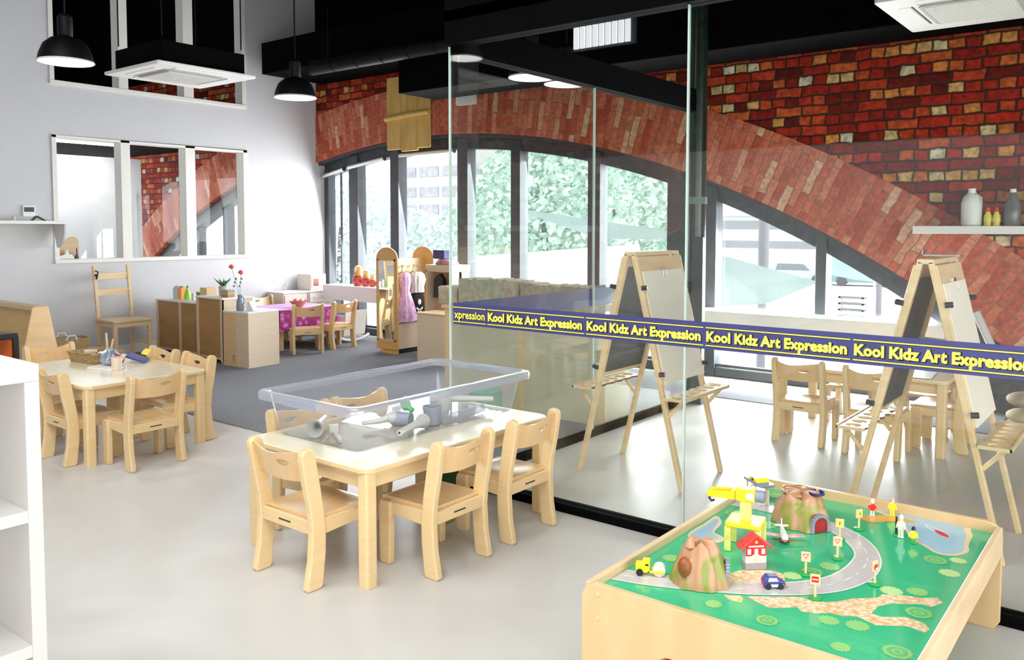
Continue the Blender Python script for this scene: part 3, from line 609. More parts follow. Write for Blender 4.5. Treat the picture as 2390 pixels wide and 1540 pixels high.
# ================================================================== EASELS
def make_easel(loc, label, near):
    t = empty('painting_easel', loc, 0, label, 'easel', 'double-sided wooden easels in the glass room')
    HX, HY, TZ = .35, .27, 1.345
    for sx in (-1, 1):
        for sy in (-1, 1):
            MB().beam((sx * HX, sy * (HY - .018), 0.0), (sx * .022, sy * (HY - .018), TZ), .036, .026, side=(0, 1, 0)).build('leg', 'pine', t, bevel=.004)
    def on(sx, z, out=0.0):        # point on the slanted face
        k = z / TZ; x = sx * (HX + (.022 - HX) * k); return x + sx * out
    for sx in (-1, 1):
        bd = MB(); z0_, z1_ = .60, 1.33
        xa, xb = on(sx, z0_, .024), on(sx, z1_, .024)
        bd.T = Matrix.Identity(4)
        v = [(xa, -HY, z0_), (xa, HY, z0_), (xb, HY, z1_), (xb, -HY, z1_)]; w2 = [(p[0] - sx * .012, p[1], p[2] - .003) for p in v]
        bd._a(v + w2, [(0, 1, 2, 3), (7, 6, 5, 4), (0, 4, 5, 1), (1, 5, 6, 2), (2, 6, 7, 3), (3, 7, 4, 0)], 0)
        br = bd.build('board_frame', 'pine', t, bevel=.003)
        xa, xb = on(sx, z0_, .030), on(sx, z1_ - .085, .030); mk_ = MB()
        v = [(xa, -HY + .028, z0_ + .002), (xa, HY - .028, z0_ + .002), (xb, HY - .028, z1_ - .085), (xb, -HY + .028, z1_ - .085)]; w2 = [(p[0] - sx * .008, p[1], p[2] - .002) for p in v]
        mk_._a(v + w2, [(0, 1, 2, 3), (7, 6, 5, 4), (0, 4, 5, 1), (1, 5, 6, 2), (2, 6, 7, 3), (3, 7, 4, 0)], 0)
        mk_.build('writing_board', 'paperboard' if sx > 0 else 'chalk', t)
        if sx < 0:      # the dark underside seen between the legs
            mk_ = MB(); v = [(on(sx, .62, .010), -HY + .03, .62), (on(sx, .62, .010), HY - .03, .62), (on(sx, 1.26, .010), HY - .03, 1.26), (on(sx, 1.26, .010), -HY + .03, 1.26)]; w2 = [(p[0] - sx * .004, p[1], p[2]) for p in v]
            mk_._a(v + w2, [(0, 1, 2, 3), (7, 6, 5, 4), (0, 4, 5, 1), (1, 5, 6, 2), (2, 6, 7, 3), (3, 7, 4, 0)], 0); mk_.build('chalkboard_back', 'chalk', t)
        c = MB().box(on(sx, 1.27, .032) - .004, -.03, 1.235, on(sx, 1.27, .032) + .004, .03, 1.262)
        c.tube([(on(sx, 1.23, .036), -.02, 1.24), (on(sx, 1.21, .036), -.02, 1.205), (on(sx, 1.21, .036), .02, 1.205), (on(sx, 1.23, .036), .02, 1.24)], .002, n=6).build('clip', 'metal', t)
        for zz in (1.15, .66):
            for sy in (-1, 1): MB().cyl((on(sx, zz, .02), sy * (HY + .008), zz), (on(sx, zz, .052), sy * (HY - .002), zz + .004), .014, n=12).build('knob', 'darkp', t, smooth=True)
        # paint tray with pot holes (ring plates between rails)
        tr = MB(); x0_, x1_ = on(sx, .56, .03), on(sx, .56, .03) + sx * .135; zt_ = .535
        xm = (x0_ + x1_) / 2; n_ = 6; yy = [-.29 + .58 * i / n_ for i in range(n_ + 1)]
        for a_, b_ in zip(yy[:-1], yy[1:]):
            cy = (a_ + b_) / 2; K = 16; inn = [(xm + .037 * cos(2 * pi * i / K), cy + .037 * sin(2 * pi * i / K)) for i in range(K)]
            hx_, hy_ = abs(x1_ - x0_) / 2, (b_ - a_) / 2; out_ = []
            for i in range(K):
                c_, s_ = cos(2 * pi * i / K), sin(2 * pi * i / K); k_ = min(hx_ / max(abs(c_), 1e-6), hy_ / max(abs(s_), 1e-6)); out_.append((xm + c_ * k_, cy + s_ * k_))
            v = [(p[0], p[1], zt_) for p in inn] + [(p[0], p[1], zt_) for p in out_] + [(p[0], p[1], zt_ - .012) for p in inn] + [(p[0], p[1], zt_ - .012) for p in out_]
            f = []
            for i in range(K):
                j = (i + 1) % K; f += [(i, j, K + j, K + i), (2 * K + i, 3 * K + i, 3 * K + j, 2 * K + j), (i, 2 * K + i, 2 * K + j, j)]
            tr._a(v, f, 0)
        tr.box(x0_, -.30, zt_ - .014, x1_, -.288, zt_ + .002).box(x0_, .288, zt_ - .014, x1_, .30, zt_ + .002).box(x1_ - sx * .008, -.30, zt_ - .016, x1_, .30, zt_ + .004)
        tr.build('paint_tray', 'pine', t)
        MB().beam((on(sx, .42, .012), -.25, .42), (on(sx, .42, .012) + sx * .09, -.25, .52), .012, .02, side=(0, 1, 0)).beam((on(sx, .42, .012), .25, .42), (on(sx, .42, .012) + sx * .09, .25, .52), .012, .02, side=(0, 1, 0)).build('tray_bracket', 'pine', t)
    for sy in (-1, 1):
        y_ = sy * (HY - .045); z_ = .93
        MB().beam((on(-1, z_), y_, z_), (on(1, z_), y_, z_ - .01), .004, .018, side=(0, 1, 0)).cyl((on(-1, z_), y_ - .008, z_), (on(-1, z_), y_ + .008, z_), .014, n=10).cyl((on(1, z_), y_ - .008, z_ - .01), (on(1, z_), y_ + .008, z_ - .01), .014, n=10).build('spreader_bar', 'metal', t)
    MB().box(-.035, -HY, TZ - .012, .035, HY, TZ + .012).build('top_rail', 'pine', t, bevel=.004)
    return t
M['paperboard'] = mat('cream_paper_board', (.82, .76, .65), .6, var=.02)
M['chalk'] = mat('grey_chalkboard', (.055, .062, .058), .6, var=.3, scale=4)
make_easel((-2.51, 4.45, 0), 'double wooden easel nearer the glass corner, cream board facing right', True)
make_easel((-.905, 4.405, 0), 'double wooden easel behind the play table, at the right of the glass room', False)
o = MB().box(-.10, -.03, 0, .08, .03, .006).box(-.10, -.03, 0, -.094, .03, .03).build('metal_clip_bar', 'metal', loc=(-.93, 4.66, 1.358)); tag(o, 'small metal bracket lying on top of the right easel', 'bracket')
# ================================================================== PLAY TABLE
PZ = .366
t = empty('play_table', (-.95, 2.82, 0), 0, 'low wooden play table with a printed green village board, bottom right', 'table')
X0, X1, Y0, Y1, HR = -1.415, -.475, 2.115, 3.475, .405
ox, oy = .95, -2.82
def endboard(y, name_label):
    mb = MB(); x0, x1 = X0 + ox - .01, X1 + ox + .01; r = .055; pts = []
    for cx, cy, a in ((x1 - r, HR - r, 0), (x0 + r, HR - r, 90)):
        for i in range(8): tt = radians(a + 90 * i / 7); pts.append((cx + r * cos(tt), cy + r * sin(tt)))
    # feet with arch cut-out
    pts += [(x0, .03), (x0 + .02, 0), (x0 + .26, 0)]
    for i in range(6): tt = radians(180 - 90 * i / 5); pts.append((x0 + .31 + .05 * cos(tt) , .20 + .05 * sin(tt)))
    for i in range(6): tt = radians(90 - 90 * i / 5); pts.append((x1 - .31 + .05 * cos(tt), .20 + .05 * sin(tt)))
    pts += [(x1 - .26, 0), (x1 - .02, 0), (x1, .03)]
    mb.prism(pts, 'y', y + oy - .011, y + oy + .011)
    o = mb.build('end_board', 'trainwood', t, bevel=.003)
    return o
eb = endboard(Y0, ''); endboard(Y1, '')
sc = MB()
for x in (X0 + ox + .05, X1 + ox - .05):
    for z in (.30, .375): sc.cyl((x, Y0 + oy - .0135, z), (x, Y0 + oy - .010, z), .006, n=10)
sc.build('screw_cap', 'maple', eb)
for x in (X0, X1):
    rl = MB().box(x + ox - .011, Y0 + oy + .011, .285, x + ox + .011, Y1 + oy - .011, HR - .012).build('side_rail', 'pine', t, bevel=.004)
    if x == X1:
        sc = MB()
        for y in (-.42, -.02, .38):
            for z in (.305, .345): sc.cyl((x + ox + .010, y, z), (x + ox + .0135, y, z), .005, n=10)
        sc.build('screw_cap', 'maple', rl)
# board with printed village: one part, its print as thin inlays
GRN = mat('village_green', (.035, .50, .235), .16, var=.06, scale=3, coat=.3)
PR = {'sand': (.86, .66, .42), 'water': (.36, .58, .70), 'tan': (.84, .58, .30), 'road': (.58, .55, .53), 'line': (.88, .88, .86), 'b1': (.28, .62, .20), 'b2': (.52, .78, .32), 'b3': (.12, .50, .18), 'pier': (.72, .40, .07), 'redp': (.80, .03, .06)}
PM = {k_: mat('print_' + k_, c, .2, var=.04, scale=30, coat=.3) for k_, c in PR.items()}
# cobble print gets a scalloped pattern
m_ = PM['tan']; tt_ = m_.node_tree; vn = tt_.nodes.new('ShaderNodeTexVoronoi'); vn.inputs['Scale'].default_value = 62; tcc = tt_.nodes.new('ShaderNodeTexCoord'); tt_.links.new(tcc.outputs['Object'], vn.inputs['Vector'])
rp = tt_.nodes.new('ShaderNodeValToRGB'); rp.color_ramp.elements[0].color = (.92, .76, .55, 1); rp.color_ramp.elements[1].color = (.74, .46, .20, 1); rp.color_ramp.elements[0].position = .25; rp.color_ramp.elements[1].position = .75
tt_.links.new(vn.outputs['Distance'], rp.inputs[0]); tt_.links.new(rp.outputs[0], tt_.nodes['Principled BSDF'].inputs['Base Color'])
names = ['G'] + list(PR); mats_ = [GRN] + [PM[k_] for k_ in PR]; MI = {k_: i for i, k_ in enumerate(names)}
bd = MB().box(X0 + ox + .011, Y0 + oy + .011, PZ - .012, X1 + ox - .011, Y1 + oy - .011, PZ)
bx0, bx1, by0, by1 = X0 + .012, X1 - .012, Y0 + .012, Y1 - .012
DY = -.05     # printed features pulled in from the far board
def cl(p): return (min(max(p[0], bx0), bx1) + ox, min(max(p[1] + DY * max(0, (p[1] - 2.3) / 1.2), by0), by1) + oy)
def ink(pts, k_, lv): bd.flat([cl(p) for p in pts], PZ + .0004 * lv, MI[k_])
def smooth(pts, n=3):
    for _ in range(n): pts = [q for i in range(len(pts)) for q in ((pts[i][0] * .75 + pts[(i + 1) % len(pts)][0] * .25, pts[i][1] * .75 + pts[(i + 1) % len(pts)][1] * .25), (pts[i][0] * .25 + pts[(i + 1) % len(pts)][0] * .75, pts[i][1] * .25 + pts[(i + 1) % len(pts)][1] * .75))]
    return pts
def res(pts, n):      # resample an open line
    ds = [0]
    for a_, b_ in zip(pts[:-1], pts[1:]): ds.append(ds[-1] + math.dist(a_, b_))
    out = []
    for i in range(n):
        d = ds[-1] * i / (n - 1); j = max(k_ for k_ in range(len(ds)) if ds[k_] <= d + 1e-9); j = min(j, len(pts) - 2); f = (d - ds[j]) / max(1e-9, ds[j + 1] - ds[j])
        out.append((pts[j][0] + (pts[j + 1][0] - pts[j][0]) * f, pts[j][1] + (pts[j + 1][1] - pts[j][1]) * f))
    return out
def sm_open(p, n=2):
    for _ in range(n): p = [p[0]] + [q for i in range(len(p) - 1) for q in ((p[i][0] * .75 + p[i + 1][0] * .25, p[i][1] * .75 + p[i + 1][1] * .25), (p[i][0] * .25 + p[i + 1][0] * .75, p[i][1] * .25 + p[i + 1][1] * .75))] + [p[-1]]
    return p
pond = [(-1.39, 2.767), (-1.395, 2.837), (-1.389, 2.908), (-1.395, 3.0), (-1.392, 3.03), (-1.366, 3.012), (-1.336, 2.957), (-1.329, 2.899), (-1.321, 2.845), (-1.288, 2.835), (-1.256, 2.813), (-1.254, 2.769), (-1.285, 2.734), (-1.324, 2.725), (-1.363, 2.729)]
pondw = [(-1.385, 2.772), (-1.385, 2.821), (-1.379, 2.896), (-1.386, 2.985), (-1.38, 3.006), (-1.37, 2.996), (-1.348, 2.948), (-1.344, 2.906), (-1.326, 2.836), (-1.299, 2.826), (-1.277, 2.803), (-1.288, 2.772), (-1.307, 2.766), (-1.332, 2.742), (-1.366, 2.743)]
roadin = [(-1.399, 2.333), (-1.293, 2.367), (-1.113, 2.44), (-1.039, 2.488), (-.949, 2.568), (-.886, 2.643), (-.85, 2.716), (-.833, 2.815), (-.834, 2.923), (-.849, 2.985), (-.892, 3.051), (-.941, 3.105), (-1.004, 3.152), (-1.12, 3.177), (-1.219, 3.202), (-1.40, 3.185)]
roadout = [(-1.405, 2.235), (-1.267, 2.270), (-1.082, 2.361), (-1.004, 2.405), (-.912, 2.472), (-.843, 2.536), (-.786, 2.608), (-.753, 2.685), (-.729, 2.783), (-.734, 2.891), (-.757, 2.983), (-.805, 3.085), (-.862, 3.154), (-.915, 3.197), (-.981, 3.234), (-1.1, 3.266), (-1.247, 3.285), (-1.40, 3.293)]
lake = [(-.996, 3.54), (-.964, 3.517), (-.922, 3.494), (-.878, 3.47), (-.833, 3.438), (-.792, 3.397), (-.76, 3.333), (-.731, 3.255), (-.701, 3.221), (-.671, 3.205), (-.64, 3.168), (-.611, 3.15), (-.571, 3.158), (-.536, 3.212), (-.531, 3.253), (-.544, 3.304), (-.548, 3.365), (-.548, 3.43), (-.565, 3.476), (-.571, 3.54)]
lakew = [(-.985, 3.545), (-.955, 3.528), (-.915, 3.509), (-.871, 3.485), (-.825, 3.455), (-.783, 3.412), (-.750, 3.341), (-.721, 3.268), (-.691, 3.235), (-.665, 3.216), (-.637, 3.184), (-.611, 3.166), (-.580, 3.175), (-.552, 3.219), (-.548, 3.26), (-.56, 3.31), (-.565, 3.372), (-.571, 3.43), (-.590, 3.48), (-.595, 3.54)]
cob1 = [(-1.004, 2.393), (-.876, 2.492), (-.834, 2.494), (-.801, 2.504), (-.775, 2.53), (-.74, 2.588), (-.683, 2.642), (-.678, 2.677), (-.618, 2.713), (-.574, 2.726), (-.538, 2.76), (-.516, 2.731), (-.537, 2.675), (-.564, 2.679), (-.606, 2.646), (-.638, 2.627), (-.665, 2.576), (-.668, 2.515), (-.635, 2.513), (-.581, 2.555), (-.532, 2.548), (-.508, 2.517), (-.515, 2.486), (-.566, 2.494), (-.636, 2.445), (-.694, 2.467), (-.733, 2.442), (-.766, 2.439), (-.8, 2.408), (-.834, 2.396), (-.856, 2.417), (-.887, 2.384), (-.92, 2.358), (-.945, 2.368), (-.971, 2.377)]
ink(cob1, 'tan', 1); ink([(-1.064, 2.356), (-1.02, 2.385), (-1.006, 2.371), (-1.0, 2.34), (-1.027, 2.334), (-1.042, 2.337)], 'tan', 1)
ink(smooth([(-1.15, 2.44), (-1.132, 2.498), (-1.112, 2.542), (-1.095, 2.587), (-1.06, 2.62), (-.998, 2.645), (-.964, 2.618), (-.948, 2.566), (-1.0, 2.50)], 2), 'tan', 1)
ink(smooth(pond, 2), 'sand', 1); ink(smooth(pondw, 2), 'water', 2); ink(smooth(lake, 1), 'sand', 1); ink(smooth(lakew, 2), 'water', 2)
A_, B_ = res(sm_open(roadin), 70), res(sm_open(roadout), 70)
def between(f0, f1, k_, lv, i0=0, i1=69):
    for i in range(i0, i1):
        q = [(A_[j][0] + (B_[j][0] - A_[j][0]) * f, A_[j][1] + (B_[j][1] - A_[j][1]) * f) for j, f in ((i, f0), (i, f1), (i + 1, f1), (i + 1, f0))]
        bd._a([(*cl(p), PZ + .0004 * lv) for p in q], [(0, 1, 2, 3)], MI[k_])
between(0, 1, 'road', 3); between(0, .055, 'line', 4); between(.945, 1, 'line', 4)
for i in range(0, 66, 3): between(.48, .52, 'line', 4, i, i + 2) if i % 2 == 0 else between(.48, .52, 'line', 4, i, i + 1)
bush = [(-.948, 2.638, .033, 2), (-.908, 2.711, .042, 3), (-.876, 2.796, .037, 1), (-.662, 2.721, .037, 2), (-.597, 2.767, .035, 1), (-.609, 3.085, .045, 3), (-.547, 2.991, .036, 2), (-.558, 2.61, .045, 3), (-.548, 2.318, .046, 3), (-.753, 2.389, .033, 1), (-.677, 2.408, .036, 1), (-.894, 2.276, .038, 3), (-.677, 2.25, .029, 1), (-1.062, 2.277, .028, 1), (-1.33, 2.52, .034, 1), (-1.346, 3.10, .046, 3), (-.545, 3.128, .030, 2), (-1.30, 3.43, .041, 1), (-1.20, 3.05, .05, 3)]
for x, y, r_, k_ in bush:
    N = 14 if k_ != 3 else 10
    ink([(x + r_ * (1 if i % 2 else .82) * cos(pi * i / N), y + r_ * (1 if i % 2 else .82) * sin(pi * i / N)) for i in range(2 * N)], 'b%d' % k_ if k_ < 3 else 'b3', 2.2)
    if k_ == 3:
        ink([(x + r_ * .78 * cos(pi * i / 12), y + r_ * .78 * sin(pi * i / 12)) for i in range(24)], 'b1', 2.6); ink([(x + r_ * .60 * cos(pi * i / 12), y + r_ * .60 * sin(pi * i / 12)) for i in range(24)], 'b3', 3); ink([(x + r_ * .32 * cos(pi * i / 12), y + r_ * .32 * sin(pi * i / 12)) for i in range(24)], 'b1', 3.4); ink([(x + r_ * .18 * cos(pi * i / 12), y + r_ * .18 * sin(pi * i / 12)) for i in range(24)], 'b3', 3.8)
ink(smooth([(-.955, 3.37), (-.86, 3.475), (-.74, 3.46), (-.76, 3.43), (-.83, 3.40), (-.86, 3.35), (-.90, 3.33)], 1), 'pier', 3.2)
def rot_ell(cx, cy, a_, b_, th, k_, lv): ink([(cx + a_ * cos(i * pi / 12) * cos(th) - b_ * sin(i * pi / 12) * sin(th), cy + a_ * cos(i * pi / 12) * sin(th) + b_ * sin(i * pi / 12) * cos(th)) for i in range(24)], k_, lv)
rot_ell(-.665, 3.40, .070, .017, -.75, 'line', 3); rot_ell(-.668, 3.403, .060, .011, -.75, 'water', 3.4); rot_ell(-.645, 3.378, .038, .014, -.75, 'redp', 3.8)
bd.build('village_board', mats_, t)
# storage boxes under the table
for i, (x, y, c_, nm) in enumerate(((-1.12, 2.45, 'red', 'red'), (-.83, 2.45, 'lgrey', 'grey'))):
    o = ring_shell(MB(), [(.10, .14, 0, .02), (.12, .16, .15, .025), (.13, .17, .15, .03), (.13, .17, .14, .03)]).flat(rrect(-.1, -.14, .1, .14, .02), .002).build('storage_bin', c_, loc=(x, y, .0)); tag(o, '%s open storage bin on the floor under the play table' % nm, 'bin')

ZT = PZ + .002
def at(x, y): p = cl((x, y)); return (p[0] - ox, p[1] - oy)
def put(name, label, cat, x, y, rz=0, group=None):
    p = at(x, y); return empty(name, (p[0], p[1], ZT), L(rz), label, cat, group)
# --- rock mountains
mk, tk, bk = nt('painted_rock'); setp(bk, (.55, .3, .17), .45, coat=.2)
tcn = tk.nodes.new('ShaderNodeTexCoord'); mpn = tk.nodes.new('ShaderNodeMapping'); mpn.inputs['Scale'].default_value = (26, 26, 5); nn = tk.nodes.new('ShaderNodeTexNoise'); nn.inputs['Scale'].default_value = 1; nn.inputs['Detail'].default_value = 1.5
rn = tk.nodes.new('ShaderNodeValToRGB'); rn.color_ramp.elements[0].position = .45; rn.color_ramp.elements[0].color = (.50, .26, .14, 1); rn.color_ramp.elements[1].position = .60; rn.color_ramp.elements[1].color = (.24, .26, .035, 1)
sz = tk.nodes.new('ShaderNodeSeparateXYZ'); tk.links.new(tcn.outputs['Object'], sz.inputs[0]); hf = tk.nodes.new('ShaderNodeMapRange'); hf.inputs['From Min'].default_value = .085; hf.inputs['From Max'].default_value = .12; tk.links.new(sz.outputs['Z'], hf.inputs['Value'])
sb = mth(tk, 'SUBTRACT', nn.outputs['Fac'], mth(tk, 'MULTIPLY', hf.outputs[0], .3)); tk.links.new(tcn.outputs['Object'], mpn.inputs[0]); tk.links.new(mpn.outputs[0], nn.inputs['Vector']); tk.links.new(sb, rn.inputs[0]); tk.links.new(rn.outputs[0], bk.inputs['Base Color'])
M['rock'] = mk
def mountain(name, label, x, y, rz, rx, ry, h, tunnel_w, cave=None, craters=True, top=.62, group='painted rock mountains'):
    t_ = put(name, label, 'toy mountain', x, y, rz, group)
    N, K = 48, 14; v = []; f = []; import random as R_; rs = R_.Random(int(rx * 1000)); ph = [rs.uniform(0, 6.28) for _ in range(4)]
    for j in range(K + 1):
        k_ = j / K; z = h * min(1, k_ * 1.18) if k_ < .85 else h * (1 + .05 * sin((k_ - .85) * 20) * craters - .0 * k_)
        s_ = (1 - (1 - top) * (min(1, k_ / .85)) ** 1.25) if k_ < .85 else top * (1 - (k_ - .85) / .15 * .96)
        for i in range(N):
            th = 2 * pi * i / N; w_ = 1 + .045 * sin(7 * th + ph[0]) * (1 - .4 * k_) + .03 * sin(12 * th + ph[1]) + .05 * sin(3 * th + ph[2]) * k_
            zz = z + (.012 * sin(5 * th + ph[3]) if k_ > .6 else 0) * h / .15
            v.append((rx * s_ * w_ * cos(th), ry * s_ * w_ * sin(th), zz))
    v.append((0, 0, h)); 
    for j in range(K):
        for i in range(N): f.append((j * N + i, j * N + (i + 1) % N, (j + 1) * N + (i + 1) % N, (j + 1) * N + i))
    for i in range(N): f.append((K * N + i, K * N + (i + 1) % N, len(v) - 1))
    f.append(tuple(range(N))[::-1])
    mb = MB(); mb._a(v, f, 0); body = mb.build('rock_body', 'rock', t_, smooth=True)
    # tunnel mouth on the +x side and -x side, built as dark arch recess with a stone surround
    for sx in ((-1, 1) if craters else (1,)):
        ar = MB(); w_, hh = tunnel_w, h * .56; pts = [(-w_, 0)] + [(-w_ * cos(pi * i / 12), hh * .45 + hh * .55 * sin(pi * i / 12)) for i in range(13)] + [(w_, 0)]
        xo = rx * (.97 if craters else .86); ar.prism(pts, 'x', sx * (xo - .03), sx * (xo + .002), 0); o_ = ar.build('tunnel_mouth', 'tunnelred' if sx > 0 and craters else 'darkp', t_)
        su = MB(); 
        for a_, b_ in zip(pts[:-1], pts[1:]): su.beam((sx * xo, a_[0], a_[1]), (sx * xo, b_[0], b_[1]), .012, .012)
        su.build('stone_surround', 'grey', o_)
    return t_
M['tunnelred'] = mat('tunnel_red_inside', (.35, .01, .01), .5, var=.3, scale=20)
mt = mountain('toy_mountain', 'large painted rock mountain with a red tunnel mouth near the far rail of the play table', -1.10, 3.165, -35, .118, .105, .112, .034)
cr = MB()
for i, r_ in enumerate((.075, .058, .042)):
    cr.tube([(r_ * cos(radians(a_)) - .01, r_ * .85 * sin(radians(a_)), .118 - .003 * i + .002 * sin(a_ * .1)) for a_ in range(60, 330, 12)], .005, n=6)
cr.build('swirl_ridge', 'rock', mt, smooth=True)
MB().lathe([(.0, .0), (.018, .0), (.024, .008), (.03, .012), (.03, .003), (.001, .002)], (.03, .045, .112), 14).build('crater', mat('crater_blue', (.02, .03, .14), .2), mt, smooth=True)
mt2 = mountain('toy_mountain', 'smaller painted rock arch with an oval hole, at the near left of the play table', -1.165, 2.405, 30, .095, .085, .128, .028, craters=False, top=.5)
MB().sph((-.055, -.062, .068), (.022, .022, .032), 16).build('oval_hole', mat('hole_orange_brown', (.28, .08, .015), .5, var=.3, scale=30), mt2, smooth=True)
MB().lathe([(.001, 0), (.02, 0), (.012, .022), (.002, .03)], (-.035, -.02, .120), 9).build('rock_peak', 'rock', mt2, smooth=True)
# --- crane
t = put('toy_crane', 'yellow toy crane on a square platform in the middle of the play table', 'toy crane', -1.165, 2.77, 12)
MB().prism(rrect(-.062, -.060, .062, .060, .01, 3), 'z', .088, .103).build('platform', 'yellow', t, bevel=.003)
for sx in (-1, 1):
    for sy in (-1, 1): MB().box(sx * .052 - .011, sy * .048 - .008, 0, sx * .052 + .011, sy * .048 + .008, .088).build('leg', 'yellowp', t, bevel=.002)
MB().box(-.018, -.018, .103, .018, .018, .172).build('mast', 'yellowp', t, bevel=.003)
cb = MB().box(-.034, -.026, .172, .034, .026, .216).build('cab', 'yellow', t, bevel=.006)
MB().box(.005, -.0275, .184, .030, -.0262, .206).build('cab_window', 'whitep', cb)
bm_ = MB()
for sy in (-1, 1): bm_.prism([(-.036, .176), (-.036, .205), (-.13, .196), (-.135, .182), (-.13, .176)], 'y', sy * .024 - .004, sy * .024 + .004)
bm_.box(-.135, -.024, .178, -.122, .024, .186).box(-.05, -.022, .196, -.035, .022, .206)
bm_.build('boom', 'yellow', t, bevel=.002)
MB().tube([(-.128, 0, .178), (-.13, 0, .162), (-.122, 0, .152), (-.112, 0, .158)], .004, n=6).build('hook', 'darkp', t)
MB().cyl((.034, -.0, .192), (.064, 0, .192), .022, n=20).cyl((.064, 0, .192), (.067, 0, .192), .016, n=20).build('winch_drum', 'grey', t, smooth=True)
# --- fire station
t = put('toy_fire_station', 'red and white toy fire station with a red gable roof in front of the crane', 'toy building', -1.072, 2.62, 44)
MB().prism([(-.036, 0), (.036, 0), (.036, .080), (0, .112), (-.036, .080)], 'y', -.016, .016).build('house_body', 'lgrey', t, bevel=.001)
MB().box(-.0362, -.0168, 0, .0362, .0165, .022).build('base_panel', mat('station_grey', (.34, .31, .30), .5), t)
MB().prism([(-.0355, .046), (-.018, .046), (0, .056), (.018, .046), (.0355, .046), (.0355, .080), (0, .110), (-.0355, .080)], 'y', -.0172, -.0160).build('red_front', 'red', t)
wn_ = MB()
for x in (-.024, 0, .024): wn_.box(x - .006, -.0180, .052, x + .006, -.0172, .070)
wn_.box(-.026, -.0180, .076, .026, -.0172, .081); wn_.build('window', 'whitep', t)
MB().lathe([(.001, 0), (.005, .002), (.004, .006), (.001, .011)], (0, -.0175, .088), 8).cyl((-.0, -.0175, .034), (0, -.0168, .034), .007, n=12).cyl((.019, -.0175, .032), (.019, -.0168, .032), .003, n=8).cyl((-.019, -.0175, .032), (-.019, -.0168, .032), .003, n=8).build('emblem', 'yellowp', t)
for sx in (-1, 1): MB().beam((0, 0, .1155), (sx * .056, 0, .0705), .048, .007, side=(0, 1, 0)).build('roof_slope', 'redroof', t, bevel=.002)
# --- platform building (helipad tower)
t = put('toy_tower', 'white toy control tower with a blue-grey flat roof beside the left rail', 'toy building', -1.325, 3.30, -38)
MB().box(-.036, -.022, 0, .046, .022, .055).build('tower_body', 'whitep', t, bevel=.001)
for x in (-.018, .018): MB().box(x - .010, -.0235, .018, x + .010, -.0218, .042).build('window', mat('orange_window', (.75, .25, .05), .4), t)
for sy in (-1, 1): MB().cyl((-.060, sy * .02, 0), (-.060, sy * .02, .080), .004, n=8).build('post', 'beech', t)
MB().cyl((.06, 0, 0), (.06, 0, .08), .004, n=8).build('post', 'beech', t)
MB().prism(rrect(-.075, -.035, .075, .035, .015, 3), 'z', .080, .090).build('roof', mat('blue_grey_paint', (.24, .28, .38), .4), t, bevel=.003)
MB().prism([(-.035, .090), (.035, .090), (.022, .104), (-.022, .104)], 'y', -.030, .030).build('sign_block', 'yellow', t, bevel=.002)
MB().cyl((0, -.0315, .097), (0, -.030, .097), .006, n=12).build('round_mark', 'darkp', t)
# --- vehicles
def wheels(t_, pts, r_, w_, mm='darkp'):
    for x, y in pts: MB().cyl((x, y - w_ / 2, r_), (x, y + w_ / 2, r_), r_, n=14).build('wheel', mm, t_, smooth=True)
t = put('toy_car', 'dark blue toy car driving on the road of the play table', 'toy car', -.965, 2.505, 40)
MB().prism([(-.032, .008), (.034, .008), (.036, .022), (.022, .026), (.012, .040), (-.020, .041), (-.031, .028)], 'y', -.016, .016).build('car_body', 'blue', t, bevel=.003)
MB().prism([(-.020, .025), (.014, .025), (.008, .036), (-.016, .037)], 'y', -.0168, .0168).build('side_window', 'lgrey', t)
MB().box(.030, -.014, .012, .0375, -.006, .020).box(-.0335, -.012, .018, -.0315, .012, .026).build('bumper_light', 'red', t)
MB().prism([(-.026, .008), (.030, .008), (.030, .016), (-.026, .016)], 'y', -.0172, .0172).build('sill', 'whitep', t)
wheels(t, ((-.018, -.015), (.021, -.015), (-.018, .015), (.021, .015)), .0095, .007)
t = put('toy_road_roller', 'yellow toy road roller at the left end of the road', 'toy vehicle', -1.318, 2.345, 25)
MB().prism([(-.045, .010), (-.01, .010), (.0, .018), (.0, .052), (-.022, .052), (-.028, .040), (-.046, .040)], 'y', -.014, .014).box(.0, -.018, .012, .046, -.013, .020).box(.0, .013, .012, .046, .018, .020).build('roller_body', 'yellow', t, bevel=.002)
MB().cyl((.030, -.0125, .0205), (.030, .0125, .0205), .0205, n=22).build('roller_drum', 'paperboard', t, smooth=True)
MB().box(-.014, -.0148, .034, -.004, -.0142, .040).build('engine_mark', 'darkp', t)
wheels(t, ((-.032, -.016), (-.032, .016)), .0115, .006)
t = put('toy_plane', 'small white toy aeroplane with pink striped wings beside the crane', 'toy plane', -1.085, 2.93, -62)
MB().tube([(-.055, 0, .034), (-.02, 0, .026), (.02, 0, .022), (.042, 0, .020), (.05, 0, .018)], [.004, .010, .013, .012, .006], n=12).build('fuselage', 'whitep', t, smooth=True)
MB().prism([(-.012, -.07), (.004, -.075), (.020, 0), (.004, .075), (-.012, .07), (-.006, 0)], 'z', .018, .022).build('wing', mat('pink_white_wing', (.72, .42, .42), .4, var=.4, scale=40), t)
MB().prism([(-.058, -.024), (-.048, -.024), (-.040, 0), (-.048, .024), (-.058, .024)], 'z', .036, .039).prism([(-.062, .036), (-.048, .036), (-.056, .060), (-.064, .060)], 'y', -.0015, .0015).build('tail', 'whitep', t)
MB().box(.052, -.02, .017, .054, .02, .020).build('propeller', 'red', t)
wheels(t, ((.022, -.014), (.022, .014)), .008, .005)
MB().box(.0, -.01, .004, .03, .01, .014).build('undercarriage', 'darkp', t)
